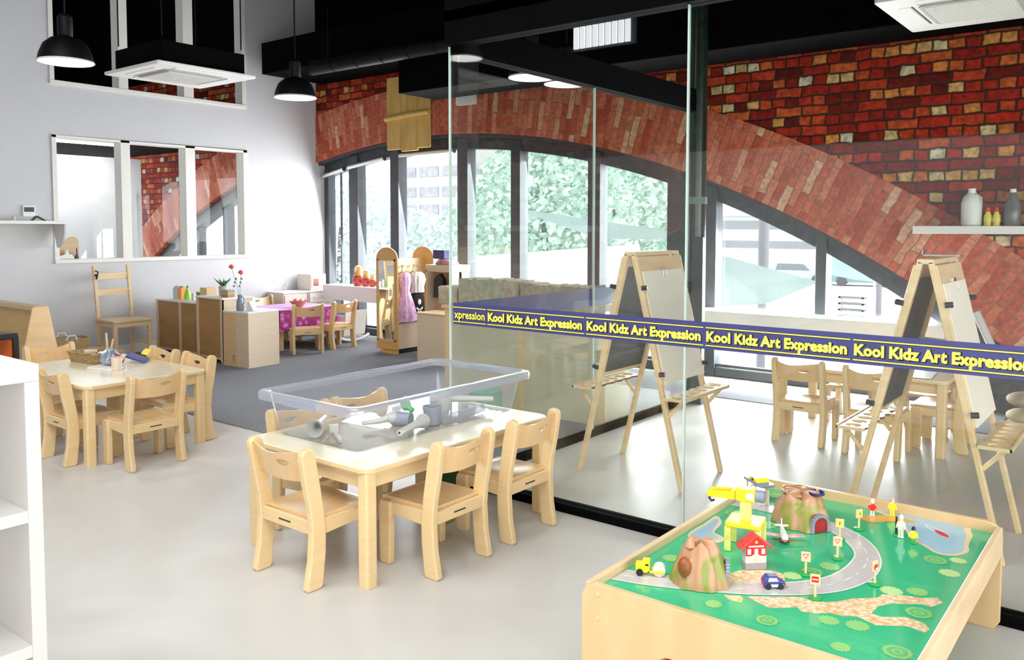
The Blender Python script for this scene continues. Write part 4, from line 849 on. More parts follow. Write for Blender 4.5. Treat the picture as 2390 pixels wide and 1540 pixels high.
# --- road signs
def sign(x, y, rz, kind_, label):
    t_ = put('toy_road_sign', label, 'toy sign', x, y, rz, 'little wooden road signs')
    MB().lathe([(.001, 0), (.019, 0), (.020, .003), (.016, .006), (.001, .006)], n=18).build('base', 'greenp', t_, smooth=True)
    MB().cyl((0, 0, .005), (0, 0, .045), .0042, n=10).build('post', 'pine', t_, smooth=True)
    h_ = MB()
    if kind_ == 'light': h_.box(-.011, -.0035, .042, .011, .0035, .076)
    else: h_.box(-.015, -.0035, .044, .015, .0035, .076)
    hd_ = h_.build('plate', 'pine', t_, bevel=.002)
    if kind_ == 'yield': MB().prism([(-.009, .070), (.009, .070), (0, .053)], 'y', -.0042, -.0036).build('red_triangle', 'red', hd_); MB().prism([(-.0055, .068), (.0055, .068), (0, .0575)], 'y', -.0048, -.0043).build('white_triangle', 'whitep', hd_)
    if kind_ == 'stop': MB().box(-.010, -.0042, .052, .010, -.0036, .070).build('red_square', 'red', hd_); MB().box(-.008, -.0048, .0595, .008, -.0043, .0625).build('white_bar', 'whitep', hd_)
    if kind_ == 'yellow': MB().box(-.007, -.0042, .050, .007, -.0036, .071).build('yellow_panel', 'yellow', hd_); MB().box(-.0015, -.0048, .056, .0015, -.0043, .066).build('black_mark', 'darkp', hd_)
    if kind_ == 'flag': MB().box(-.010, -.0042, .050, .010, -.0036, .066).build('red_square', 'red', hd_); MB().box(-.002, -.0048, .050, .010, -.0043, .055).build('white_bar', 'whitep', hd_)
sign(-.916, 2.671, 20, 'yield', 'wooden sign with a red and white triangle, on the striped bush inside the road bend')
sign(-.832, 2.508, 20, 'stop', 'wooden sign with a red square and white bar, on the near edge of the road')
sign(-.876, 2.876, 20, 'yield', 'wooden sign with a faint red mark at the inner edge of the road bend')
sign(-.927, 3.07, 20, 'yellow', 'wooden sign with a yellow panel by the road leaving the large mountain')
sign(-.902, 3.225, 60, 'yellow', 'plain thin wooden sign between the large mountain and the pier')
sign(-.716, 2.734, 75, 'flag', 'wooden sign turned edgewise with a red head, outside the road bend')
# --- little wooden figures
def fig(x, y, rz, label, h, body, legs, head='whitep', extra=None):
    t_ = put('wooden_figure', label, 'toy figure', x, y, rz, 'little wooden figures by the painted lake')
    mb = MB().box(-.008, -.005, 0, -.001, .005, h * .35).box(.001, -.005, 0, .008, .005, h * .35).box(-.010, -.007, 0, .000, .006, .004).box(.0, -.007, 0, .010, .006, .004); mb.build('legs', legs, t_, bevel=.001)
    MB().prism([(-.009, h * .34), (.009, h * .34), (.011, h * .70), (.004, h * .76), (-.004, h * .76), (-.011, h * .70)], 'y', -.006, .006).build('torso', body, t_, bevel=.001)
    MB().beam((-.011, 0, h * .68), (-.015, -.002, h * .42), .005, .007).beam((.011, 0, h * .68), (.015, -.002, h * .42), .005, .007).build('arms', body, t_)
    MB().sph((0, 0, h * .87), (.007, .006, h * .12), 12).build('head', 'paperboard', t_, smooth=True)
    MB().lathe([(.001, .012), (.006, .008), (.0075, .0), (.0075, -.002)], (0, .001, h * .90), 12).build('hat', head, t_, smooth=True)
fig(-.905, 3.42, 20, 'little wooden figure with a red chest and white trousers at the left of the pier', .062, 'red', 'lgrey')
fig(-.842, 3.47, 10, 'little all-orange wooden figure standing on the pier', .066, M['tan'] if 'tan' in M else 'yellow', 'yellow', 'beech')
fig(-.755, 3.235, -10, 'tall pale wooden figure beside a dark post at the lake edge', .082, 'paperboard', 'paperboard')
fig(-.705, 3.20, 15, 'little wooden figure in a yellow top and green shorts at the lake edge', .056, 'yellow', 'greenp', 'darkp')
t = put('toy_post', 'thin dark post with a green foot beside the tall pale figure', 'toy post', -.775, 3.25, 0); MB().cyl((0, 0, 0), (0, 0, .07), .0035, n=8).build('stick', 'darkp', t); MB().lathe([(.001, 0), (.012, 0), (.010, .004), (.001, .005)], n=12).build('foot', 'greenp', t)
# ================================================================== WHITE SHELVING (left foreground)
t = empty('cube_shelving', (-2.80, .28, 0), 0, 'white open cube shelving unit at the left edge of the picture', 'shelf')
w2_, y1_, H_ = .195, .75, 1.10
MB().box(-w2_, -.85, H_ - .05, w2_, y1_, H_).build('top_board', 'shelfw', t, bevel=.002)
MB().box(-w2_, y1_ - .04, .0, w2_, y1_, H_ - .05).build('side_panel', 'shelfw', t, bevel=.002)
MB().box(-w2_, -.85, .0, w2_, -.81, H_ - .05).build('side_panel', 'shelfw', t, bevel=.002)
MB().box(-w2_, -.81, .64, w2_, y1_ - .04, .675).build('shelf_board', 'shelfw', t, bevel=.001)
MB().box(-w2_, -.81, .24, w2_, y1_ - .04, .275).build('shelf_board', 'shelfw', t, bevel=.001)
MB().box(-w2_, -.81, .0, w2_, y1_ - .04, .04).build('shelf_board', 'shelfw', t, bevel=.001)
MB().box(-w2_, -.05, .04, w2_, -.02, H_ - .05).build('divider', 'shelfw', t)

# ================================================================== LAMPS AND AIR CONDITIONERS
def lamp(x, y, z, r, label, power=14, ztop=4.1):
    t_ = empty('pendant_lamp', (x, y, z), 0, label, 'lamp', 'black dome pendant lamps')
    k_ = r / .19
    MB().lathe([(r, 0), (r, .006), (.178 * k_, .055), (.150 * k_, .115), (.100 * k_, .155), (.050 * k_, .170), (.045 * k_, .175)], n=36, cap=False).build('shade', 'blackg', t_, smooth=True)
    MB().lathe([(r * .985, .003), (.170 * k_, .055), (.140 * k_, .105), (.08 * k_, .13), (.001, .135)], n=36, cap=False).build('reflector', 'lampin', t_, smooth=True)
    MB().lathe([(r * 1.0, -.004), (r * 1.02, 0), (r * 1.0, .008), (r * .97, .004), (r * .97, -.002), (r * 1.0, -.004)], n=36, cap=False).build('rim', 'lgrey', t_, smooth=True)
    MB().lathe([(.048 * k_, .172), (.052 * k_, .18), (.052 * k_, .30), (.03 * k_, .32), (.001, .32)], n=20).build('housing', 'blackg', t_, smooth=True)
    MB().cyl((0, 0, .32), (0, 0, ztop - z), .006, n=8).build('cable', 'blackg', t_)
    l = bpy.data.lights.new('lamp_light', 'SPOT'); l.energy = power; l.spot_size = radians(125); l.spot_blend = .6; l.shadow_soft_size = .12; l.color = (1, .97, .92)
    lo = bpy.data.objects.new('lamp_light', l); COL.objects.link(lo); lo.location = (x, y, z - .02)
    return t_
lamp(-5.96, 2.585, 2.60, .172, 'black dome pendant lamp at the top left, in front of the upper internal windows', ztop=4.1)
lamp(-6.01, 4.47, 2.60, .175, 'black dome pendant lamp beside the corner of the white wall', ztop=4.1)
lamp(-3.80, 4.92, 2.60, .172, 'pendant lamp behind the glass, brighter one of the two touching lamps')
lamp(-4.10, 5.78, 2.70, .185, 'lamp built as a stand-in for a reflection, right one of the two touching lamps')  # solid lamp in place of a reflection in the glass
lamp(-5.6, .95, 3.15, .19, 'pendant lamp over the near side of the room', ztop=4.1)
def cassette(x, y, z, rz, label):
    t_ = empty('air_conditioner', (x, y, z), L(rz), label, 'air conditioner', 'white ceiling air conditioning cassettes')
    MB().prism(rrect(-.475, -.475, .475, .475, .02, 3), 'z', 0, .03).build('frame_panel', 'white_warm', t_, bevel=.008)
    MB().box(-.40, -.40, .03, .40, .40, .22).build('casing', 'black', t_)
    g = MB().prism(rrect(-.27, -.27, .27, .27, .03, 4), 'z', -.012, 0).build('return_grille', 'grille', t_, bevel=.004)
    s_ = MB()
    for i in range(26): s_.box(-.24, -.245 + i * .0195, -.0165, .24, -.240 + i * .0195, -.012)
    for i in range(25): s_.box(-.24 + i * .02, -.245, -.0155, -.237 + i * .02, .245, -.0125)
    s_.build('grille_bars', 'white_warm', g)
    for i in range(4):
        f_ = MB(); f_.T = Matrix.Rotation(i * pi / 2, 4, 'Z'); f_.box(-.26, .315, -.004, .26, .385, .004, 0); f_.build('louvre_flap', 'white_warm', t_, bevel=.003)
        f_ = MB(); f_.T = Matrix.Rotation(i * pi / 2, 4, 'Z'); f_.box(-.265, .300, -.002, .265, .309, .001); f_.build('air_slot', 'darkp', t_)
    for i in range(4): MB().cyl((.38 * (1 if i % 2 else -1), .38 * (1 if i > 1 else -1), .26), (.38 * (1 if i % 2 else -1), .38 * (1 if i > 1 else -1), 1.25), .006, n=6).build('hanger_rod', 'blackg', t_)
M['grille'] = mat('grille_grey', (.40, .40, .36), .6, var=.05)
cassette(-7.30, 4.17, 2.87, 0, 'white square air conditioner hanging in front of the upper left windows')
cassette(-1.04, 5.86, 2.87, 0, 'white square air conditioner cut off by the top right corner of the picture')

# ================================================================== LEFT WALL THINGS
t = empty('wall_shelf', (XL, 3.30, 1.52), 0, 'white wall shelf with a rounded bracket at the far left', 'shelf')
MB().box(.0, -.75, 0, .32, .80, .035).build('shelf_board', 'white_warm', t, bevel=.003)
MB().prism([(0, 0)] + [(.30 * sin(radians(a)) ** .6, -.26 + .26 * (1 - cos(radians(a)))) for a in (10, 20, 35, 50, 65, 80, 90)][::1] + [(.30, 0)], 'y', .735, .755).build('bracket', 'lgrey', t)
MB().box(.0, -.75, -.24, .012, .735, 0).build('back_rail', 'lgrey', t)
t = empty('thermostat', (XL, 3.80, 1.60), 0, 'small white wall thermostat with a grey screen above the left shelf', 'thermostat')
MB().box(0, -.06, 0, .02, .06, .12).build('case', 'whitep', t, bevel=.003); MB().box(.02, -.05, .05, .022, .05, .10).build('screen', 'steel', t)
o = MB().prism([(-.06, 0), (-.01, .05), (.01, .05), (.09, 0), (.07, 0), (.005, .035), (-.045, 0)], 'x', -.02, .02).build('dark_ornament', 'darkp', loc=(XL + .2, 3.80, 1.556)); tag(o, 'small dark bent ornament on the left wall shelf', 'ornament')
o = MB().lathe([(.001, 0), (.02, 0), (.018, .03), (.008, .05), (.001, .06)], n=12).build('pebble_ornament', 'lgrey', loc=(XL + .2, 3.58, 1.556), smooth=True); tag(o, 'tiny grey ornament at the left on the wall shelf', 'ornament')
# things on the sill of the lower internal window (in the neighbouring room)
o = MB().prism([(-.13, 0), (.13, 0), (.13, .18), (.05, .18)] + [(.0 + .07 * cos(radians(a)) + .06, .18 + .07 * sin(radians(a))) for a in range(0, 181, 20)] + [(-.13, .18)], 'x', -.01, .01).build('wooden_plaque', 'beech', loc=(XL - .22, 4.27, z0 + .001)); tag(o, 'orange wooden cut-out board standing behind the lower left window pane', 'ornament')
o = MB().box(-.03, -.12, -.3, .03, .12, 0).build('sill_ledge', 'white_warm', loc=(XL - .22, 4.27, z0)); struct(o)
o = MB().prism([(-.10, 0), (.08, 0), (.05, .05), (.02, .045), (.0, .11), (-.02, .05), (-.08, .03)], 'x', -.02, .02).build('white_ornament', 'whitep', loc=(XL - .17, 4.25, z0 + .001)); tag(o, 'white peaked ornament in front of the orange cut-out board', 'ornament')
o = MB().lathe([(.02, 0), (.022, .02), (.008, .06), (.006, .11), (.001, .12)], n=10).build('dark_bottle', 'darkp', loc=(XL - .17, 4.36, z0 + .001), smooth=True); tag(o, 'small dark bottle shape beside the white peaked ornament', 'ornament')

# tall ladder-back chair against the wall
t = empty('ladder_back_chair', (-9.27, 4.56, 0), L(-90), 'tall pale wooden ladder-back chair against the left wall under the windows', 'chair')
SH, W_ = .47, .205
for s in (-1, 1):
    MB().beam((s * (W_ - .015), -.20, 0), (s * (W_ - .015), -.20, SH), .035, .035).beam((s * (W_ - .015), -.20, SH), (s * (W_ - .015), -.275, 1.06), .033, .03).build('back_leg', 'pine', t, bevel=.003)
    MB().box(s * (W_ - .015) - .02, .165, 0, s * (W_ - .015) + .02, .205, SH - .02).build('leg', 'pine', t, bevel=.003)
    MB().box(s * (W_ - .015) - .01, -.19, .18, s * (W_ - .015) + .01, .17, .20).build('stretcher', 'pine', t)
MB().box(-W_ + .02, -.205, SH - .075, W_ - .02, -.185, SH - .02).box(-W_ + .02, .18, SH - .075, W_ - .02, .20, SH - .02).box(-W_ + .01, -.19, SH - .075, -W_ + .03, .18, SH - .02).box(W_ - .03, -.19, SH - .075, W_ - .01, .18, SH - .02).build('apron', 'pine', t)
MB().prism(rrect(-.225, -.215, .225, .225, .02, 3), 'z', SH - .02, SH).build('seat', 'pine', t, bevel=.004)
for z in (.72, .90): MB().box(-W_ + .02, -.012 - .20 - (z - SH) * .127, z, W_ - .02, .002 - .20 - (z - SH) * .127, z + .075).build('slat', 'pine', t, bevel=.003)
o = MB().tube([(.0, 0, .04), (.03, .01, .03), (.035, .0, -.02), (.01, .0, -.05)], .008, n=8).sph((.005, 0, -.01), .016, 10).build('hair_band', 'darkp', loc=(-9.52, 4.38, .96)); tag(o, 'small dark band hung on the corner of the ladder-back chair', 'band')
# wooden book display unit, black chair, basket at the far left
t = empty('book_display', (-8.5, 3.19, 0), L(-90), 'sloping wooden display unit with a trapezoid end panel at the far left', 'display unit')
MB().prism([(-.20, 0), (.24, 0), (.07, .78), (-.06, .78)], 'y', .50, .52).build('end_panel', 'beech', t, bevel=.004)
MB().prism([(-.20, 0), (.24, 0), (.07, .78), (-.06, .78)], 'y', -1.0, -.98).build('end_panel', 'beech', t, bevel=.004)
MB().prism([(.10, .06), (.115, .06), (-.02, .76), (-.035, .76)], 'y', -.98, .50).build('sloping_back', wood('orange_ply', (.60, .34, .08), (.68, .42, .12), .4, st=(3, 3, 12)), t)
MB().box(-.05, -.98, .745, .05, .50, .785).build('top_rail', 'beech', t, bevel=.004)
t = empty('dark_chair', (-7.35, 2.42, 0), L(10), 'black framed low chair with an orange-red panel at the left edge', 'chair')
for x in (-.16, .16):
    for y in (-.16, .25): MB().box(x - .02, y - .02, 0, x + .02, y + .02, .63).build('leg', 'darkp', t, bevel=.004)
MB().box(-.18, -.18, .61, .18, .27, .655).build('top_frame', 'darkp', t, bevel=.01)
MB().box(-.15, -.14, .2, .15, .22, .24).build('shelf_board', mat('orange_red_panel', (.75, .12, .01), .5, var=.3, scale=5), t); MB().box(-.15, .21, .05, .15, .23, .60).build('panel', mat('orange_red_panel2', (.72, .14, .01), .5, var=.3, scale=5), t)
o = MB().lathe([(.001, 0), (.07, 0), (.06, .02), (.05, .09), (.001, .12)], n=18).build('bowl', 'lgrey', loc=(-7.35, 2.45, .656), smooth=True); tag(o, 'grey domed object on the black framed chair', 'toy')
t = empty('wicker_basket', (-9.0, 3.83, 0), L(-5), 'woven grey-brown basket with handles between the display unit and the tall chair', 'basket')
M['wicker'] = wood('dark_wicker', (.24, .14, .04), (.50, .36, .18), .7, st=(40, 40, 60), coat=0)
bs_ = MB(); ring_shell(bs_, [(.10, .14, 0, .04), (.14, .19, .30, .05), (.145, .195, .35, .05), (.13, .18, .35, .05), (.12, .17, .30, .05), (.09, .13, .02, .04)]); bs_.flat(rrect(-.1, -.14, .1, .14, .04), .02)
bs_.build('basket_body', 'wicker', t)
for s in (-1, 1): MB().tube([(s * .14, -.05, .34), (s * .15, -.03, .385), (s * .15, .03, .385), (s * .14, .05, .34)], .010, n=8).build('handle', 'lgrey', t)
o = MB().box(-.09, -.14, 0, .09, .14, .02).build('towel', 'grey', loc=(-9.0, 3.83, .32)); tag(o, 'grey cloth folded inside the woven basket', 'cloth')

# ---- things on the craft table
t = empty('wicker_tray', (-6.24, 2.85, .511), L(8), 'shallow brown wicker tray full of craft pieces on the craft table', 'basket')
b_ = MB(); ring_shell(b_, [(.15, .10, 0, .02), (.165, .115, .07, .02), (.17, .12, .07, .02), (.17, .12, .078, .02), (.155, .105, .078, .02), (.145, .095, .01, .02)]); b_.flat(rrect(-.15, -.1, .15, .1, .02), .01)
b_.build('tray_body', 'wicker', t)
for i, (x, y, z, a, s_, c_, lb) in enumerate(((-.02, 0, .03, 20, .10, 'paperboard', 'cream card shape lying in the wicker tray'), (.06, .03, .05, -30, .09, 'white_warm', 'white card piece on top of the wicker tray'), (.02, -.04, .07, 60, .08, 'pinkbeech', 'pinkish wood piece on top of the wicker tray'))):
    o = MB().prism([(-s_ / 2, -.02), (0, -.035), (s_ / 2, -.015), (s_ / 2, .02), (0, .03), (-s_ / 2, .02)], 'z', 0, .018).build('craft_piece', c_, loc=(-6.24 + x, 2.85 + y, .513 + z), rotz=L(a)); tag(o, lb, 'craft piece', 'craft pieces in the wicker tray')
o = MB().beam((0, 0, 0), (-.02, .0, .16), .022, .006).beam((.03, 0, 0), (.045, .02, .12), .018, .006).build('wooden_stick', 'pine', loc=(-6.15, 2.90, .56)); tag(o, 'pale wooden stick standing up out of the wicker tray', 'stick')
o = MB().box(-.10, -.07, 0, .10, .07, .012).box(-.10, -.07, .0125, .10, -.055, .014).build('picture_book', 'blue', loc=(-5.98, 3.03, .535), rotz=L(-35)); tag(o, 'dark blue book leaning at the back of the wicker tray', 'book'); o.rotation_euler.x = L(-20)
o = MB().box(-.10, -.02, 0, .10, .02, .012).build('ruler', 'yellow', loc=(-5.95, 3.08, .575), rotz=L(-35)); tag(o, 'yellow strip lying on the dark blue book', 'ruler'); o.rotation_euler.x = L(-20)
cr_ = MB()
random.seed(3)
def crumple(r_, c_, name, loc, label, cat, seed):
    rs = random.Random(seed); mb = MB().sph((0, 0, r_ * .8), (r_, r_, r_ * .8), 14); mb.v = [(x * (1 + rs.uniform(-.18, .18)), y * (1 + rs.uniform(-.18, .18)), max(0, z * (1 + rs.uniform(-.18, .18)))) for x, y, z in mb.v]
    o_ = mb.build(name, c_, loc=loc); return tag(o_, label, cat)
o = MB().prism(rrect(-.11, -.08, .11, .08, .02), 'z', 0, .012).build('paper_pad', 'white_warm', loc=(-5.87, 2.76, .511), rotz=L(15)); tag(o, 'white pad lying between the wicker tray and the cup', 'paper')
crumple(.065, M['lgrey'] if False else mat('silver_blue_foil', (.38, .44, .52), .25, .6, var=.3, scale=20), 'foil_bundle', (-5.90, 2.80, .524), 'crumpled silver-blue foil bundle on the white pad', 'foil', 5)
crumple(.045, mat('red_white_wrapper', (.70, .06, .08), .35, var=.9, scale=16), 'red_wrapper', (-5.80, 2.80, .53), 'crumpled red and white wrapper leaning on the foil bundle', 'wrapper', 8)
t = empty('pencil_cup', (-5.75, 2.77, .511), 0, 'cloudy pink plastic cup with a stick in it near the middle of the craft table', 'cup')
MB().lathe([(.032, 0), (.037, .09), (.035, .09), (.030, .003)], n=22, cap=False).flat([(.031 * cos(i * pi / 8), .031 * sin(i * pi / 8)) for i in range(16)], .003).build('cup_body', mat('pink_clear_plastic', (.72, .60, .50), .3, var=.05), t, smooth=True)
MB().cyl((0, 0, .005), (.02, .015, .105), .004, n=8).build('stick', 'grey', t)
o = MB().tube([(0, 0, .004), (.03, .01, .006), (.05, .0, .004)], .004, n=6).build('string_bit', 'lgrey', loc=(-5.66, 2.84, .511)); tag(o, 'grey bit of string right of the pink cup', 'string')

# ================================================================== HOME CORNER
def back_cabinet(x0, x1, y0, y1, h, label, panels):
    t_ = empty('play_cabinet', ((x0 + x1) / 2, (y0 + y1) / 2, 0), 0, label, 'cabinet'); hx, hy = (x1 - x0) / 2, (y1 - y0) / 2
    MB().box(-hx - .01, -hy - .008, h - .018, hx + .01, hy + .008, h).build('top_board', 'white_warm', t_, bevel=.003)
    MB().box(-hx, -hy, .03, -hx + .02, hy, h - .018).build('side_panel', 'beech', t_); MB().box(hx - .02, -hy, .0, hx, hy, h - .018).build('side_panel', 'pinkbeech', t_)
    MB().box(-hx + .02, -hy, .05, hx - .02, hy, .07).build('shelf_board', 'pinkbeech', t_)
    e_ = [-hx + .02] + panels + [hx - .02]
    for a_, b_ in zip(e_[:-1], e_[1:]): MB().box(a_ + .02, -hy + .006, .07, b_ - .02, -hy + .012, h - .02).build('back_panel', 'beechd', t_)
    st_ = MB()
    for q in e_: st_.box(q - .02, -hy - .002, .03, q + .02, -hy + .02, h - .018)
    st_.build('stile', 'pinkbeech', t_)
    return t_
back_cabinet(-9.60, -8.66, 5.11, 5.47, .64, 'low play cabinet with two brown back panels, left of the divider row', [.05])
back_cabinet(-8.64, -8.13, 5.06, 5.44, .725, 'taller play cabinet with one brown back panel, in the middle of the divider row', [])
t = empty('wooden_box_unit', (-7.885, 5.26, 0), L(4), 'plain light wood box unit at the right end of the divider row', 'cabinet')
MB().box(-.22, -.20, .0, .20, .20, .585).build('box_body', 'pinkbeech', t, bevel=.003); MB().box(-.222, -.202, .585, .202, .202, .60).build('top_board', 'white_warm', t, bevel=.002)
MB().prism([(-.07, .10), (-.03, .10), (-.05, .145)], 'y', -.2025, -.2005).prism([(-.07, .09), (-.03, .09), (-.05, .05)], 'y', -.2025, -.2005).build('logo_mark', 'beechd', t)
MB().box(-.219, -.2012, .01, -.0, -.2002, .58).build('front_panel', 'beech', t)
def thing1(name, mb, m_, loc, label, cat, group=None, rz=0, smooth_=False):
    return tag(mb.build(name, m_, loc=loc, rotz=L(rz), smooth=smooth_), label, cat, group)
TZ_ = .641
for i, (x, c_, cn) in enumerate(((-9.42, (.50, .64, .70), 'pale blue'), (-9.32, (.85, .35, .08), 'orange'))):
    thing1('carton', MB().prism([(-.035, 0), (.035, 0), (.035, .12), (0, .15), (-.035, .12)], 'x', -.04, .04), mat('carton_%d' % i, c_, .4), (x, 5.28, TZ_), '%s toy carton at the left end of the low play cabinet' % cn, 'carton', 'toy groceries')
thing1('squeeze_bottle', MB().lathe([(.03, 0), (.045, .02), (.03, .09), (.012, .12), (.012, .14), (.001, .14)], n=14), mat('lime_plastic', (.35, .72, .06), .3), (-9.18, 5.27, TZ_), 'lime green bottle beside the orange carton', 'bottle', None, 0, True)
bpy.data.objects['squeeze_bottle'].name; MB().cyl((0, 0, .14), (0, 0, .16), .014).build('cap', 'greenp', bpy.data.objects['squeeze_bottle'])
thing1('little_jar', MB().lathe([(.02, 0), (.022, .06), (.014, .075), (.001, .08)], n=12), 'lgrey', (-9.06, 5.27, TZ_), 'small grey jar beside the lime bottle', 'jar', None, 0, True)
thing1('little_jar', MB().lathe([(.018, 0), (.02, .09), (.012, .10), (.001, .11)], n=12), 'pinkbeech', (-8.98, 5.28, TZ_), 'small dull pink jar on the low play cabinet', 'jar', None, 0, True)
thing1('toy_tin', MB().lathe([(.03, 0), (.03, .10), (.001, .10)], n=16), mat('green_tin', (.08, .34, .05), .4, var=.3), (-8.90, 5.26, TZ_), 'green tin with a tan lid on the low play cabinet', 'tin', None, 0, True)
thing1('wooden_block', MB().box(-.07, -.06, 0, .07, .06, .16), 'maple', (-8.76, 5.28, TZ_), 'upright pale wooden block against the taller play cabinet', 'block')
t = empty('potted_plant', (-8.42, 5.26, .726), 0, 'small spiky green plant in a grey-beige pot on the taller play cabinet', 'plant')
MB().lathe([(.045, 0), (.05, .11), (.046, .11), (.044, .10), (.001, .10)], n=20).build('pot', mat('stone_pot', (.50, .46, .40), .6), t, smooth=True)
lf = MB()
for i in range(9):
    a = i * 2 * pi / 9 + .3; q = .05 + .03 * (i % 3)
    lf.tube([(0, 0, .10), (cos(a) * q * .5, sin(a) * q * .5, .15), (cos(a) * q, sin(a) * q, .18 + .02 * (i % 2))], [.010, .009, .001], n=6)
lf.build('leaves', mat('plant_green', (.03, .14, .03), .5, var=.4, scale=30), t)
t = empty('wooden_crate', (-8.24, 5.20, .726), L(5), 'small brown slatted crate right of the potted plant', 'crate')
MB().box(-.06, -.045, 0, .06, .045, .035).build('crate_body', 'beechd', t, bevel=.002); MB().box(-.062, -.047, .045, .062, .047, .075).build('crate_lid', mat('olive_grey', (.36, .34, .24), .6), t, bevel=.002); MB().box(-.055, -.04, .034, .055, .04, .046).build('crate_band', 'pinkbeech', t)
t = empty('rose_vase', (-7.90, 5.13, .601), 0, 'grey jug vase with two coral-red roses on the wooden box unit', 'vase')
MB().lathe([(.035, 0), (.04, .02), (.036, .10), (.022, .14), (.026, .17), (.022, .17), (.018, .14), (.001, .13)], n=20).build('jug', mat('blue_grey_ceramic', (.20, .25, .32), .3), t, smooth=True)
MB().tube([(.03, 0, .15), (.07, 0, .14), (.075, 0, .09), (.035, 0, .06)], .006, n=8).build('handle', 'grey', t)
for (dx, dy, h_) in ((-.10, -.03, .46), (-.02, .03, .40)):
    st = MB().tube([(0, 0, .12), (dx * .3, dy * .3, .25), (dx, dy, h_)], .003, n=6).build('stem', mat('stem_grey_green', (.28, .42, .34), .5), t)
    lv_ = MB()
    for k_ in range(3): lv_.sph((dx * .6 + .02 * (k_ - 1), dy * .6, .26 + .04 * k_), (.022, .006, .014), 8)
    lv_.build('leaf', mat('leaf_grey_green', (.30, .48, .40), .5), st)
    fl = MB()
    for r_, z_ in ((.030, 0), (.022, .008), (.013, .014)): fl.lathe([(.004, -.018), (r_, .0), (r_ * .9, .018), (r_ * .6, .012), (.002, -.004)], (dx, dy, h_ + z_), 9)
    fl.build('rose_bloom', mat('coral_red', (.85, .10, .07), .5, var=.15, scale=60), t, smooth=True)
thing1('white_cloth', MB().prism([(-.06, 0), (.07, 0), (.0, .09), (-.03, .10)], 'y', -.03, .03), 'whitep', (-7.82, 5.22, .601), 'white folded cloth behind the rose vase', 'cloth')
# purple clothed table
t = empty('clothed_table', (-8.80, 6.42, 0), 0, 'small table under a purple-pink patterned cloth', 'table')
for sx in (-1, 1):
    for sy in (-1, 1): MB().box(sx * .30 - .025, sy * .36 - .025, 0, sx * .30 + .025, sy * .36 + .025, .48).build('leg', 'beech', t)
MB().box(-.345, -.415, .47, .345, .415, .495).build('tabletop', 'beech', t)
mp_, tp_, bp_ = nt('magenta_patterned_cloth'); setp(bp_, (.35, .02, .22), .6)
vv = tp_.nodes.new('ShaderNodeTexVoronoi'); vv.inputs['Scale'].default_value = 14; tq = tp_.nodes.new('ShaderNodeTexCoord'); tp_.links.new(tq.outputs['Object'], vv.inputs['Vector'])
rq = tp_.nodes.new('ShaderNodeValToRGB'); rq.color_ramp.elements[0].color = (.55, .28, .55, 1); rq.color_ramp.elements[1].color = (.22, .005, .09, 1); rq.color_ramp.elements[0].position = .1; rq.color_ramp.elements[1].position = .6
e_ = rq.color_ramp.elements.new(.35); e_.color = (.40, .04, .33, 1)
tp_.links.new(vv.outputs['Distance'], rq.inputs[0]); tp_.links.new(rq.outputs[0], bp_.inputs['Base Color'])
cl_ = MB(); P = rrect(-.37, -.44, .37, .44, .05, 5); n_ = len(P); v = []; f = []
for j, (k_, z_) in enumerate(((1, .4985), (1.01, .49), (1.03, .38), (1.05, .26))):
    for i, p in enumerate(P):
        wv = 1 + (.025 * j / 3) * sin(i * 1.9); v.append((p[0] * k_ * wv, p[1] * k_ * wv, z_ - (.05 * abs(sin(i * .7)) if j == 3 else 0)))
for j in range(3):
    for i in range(n_): f.append((j * n_ + i, j * n_ + (i + 1) % n_, (j + 1) * n_ + (i + 1) % n_, (j + 1) * n_ + i))
cl_._a(v, f, 0); cl_._a([(p[0], p[1], .4985) for p in P], [tuple(range(n_))], 1)
o = cl_.build('tablecloth', [mp_, mat('lilac_cloth_top', (.56, .25, .60), .35, var=.15, scale=8)], loc=(-8.80, 6.42, 0)); tag(o, 'purple-pink cloth with a lilac top over the small table', 'tablecloth')
t = empty('fruit_bowl', (-8.60, 6.40, .500), 0, 'terracotta coloured bowl on the purple cloth', 'bowl')
MB().lathe([(.05, 0), (.055, .01), (.11, .075), (.118, .085), (.108, .08), (.05, .02), (.001, .018)], n=24).build('bowl_body', mat('terracotta', (.58, .24, .12), .5), t, smooth=True)
for i, (x, y) in enumerate(((-.03, .0), (.035, .02), (.0, -.04))): thing1('toy_fruit', MB().sph((0, 0, 0), .035, 12), mat('fruit_%d' % i, ((.7, .35, .3), (.75, .55, .45), (.65, .2, .2))[i], .4), (-8.60 + x, 6.40 + y, .575), ('pinkish', 'cream', 'dull red')[i] + ' toy fruit in the terracotta bowl', 'toy fruit', 'toy fruit', 0, True)
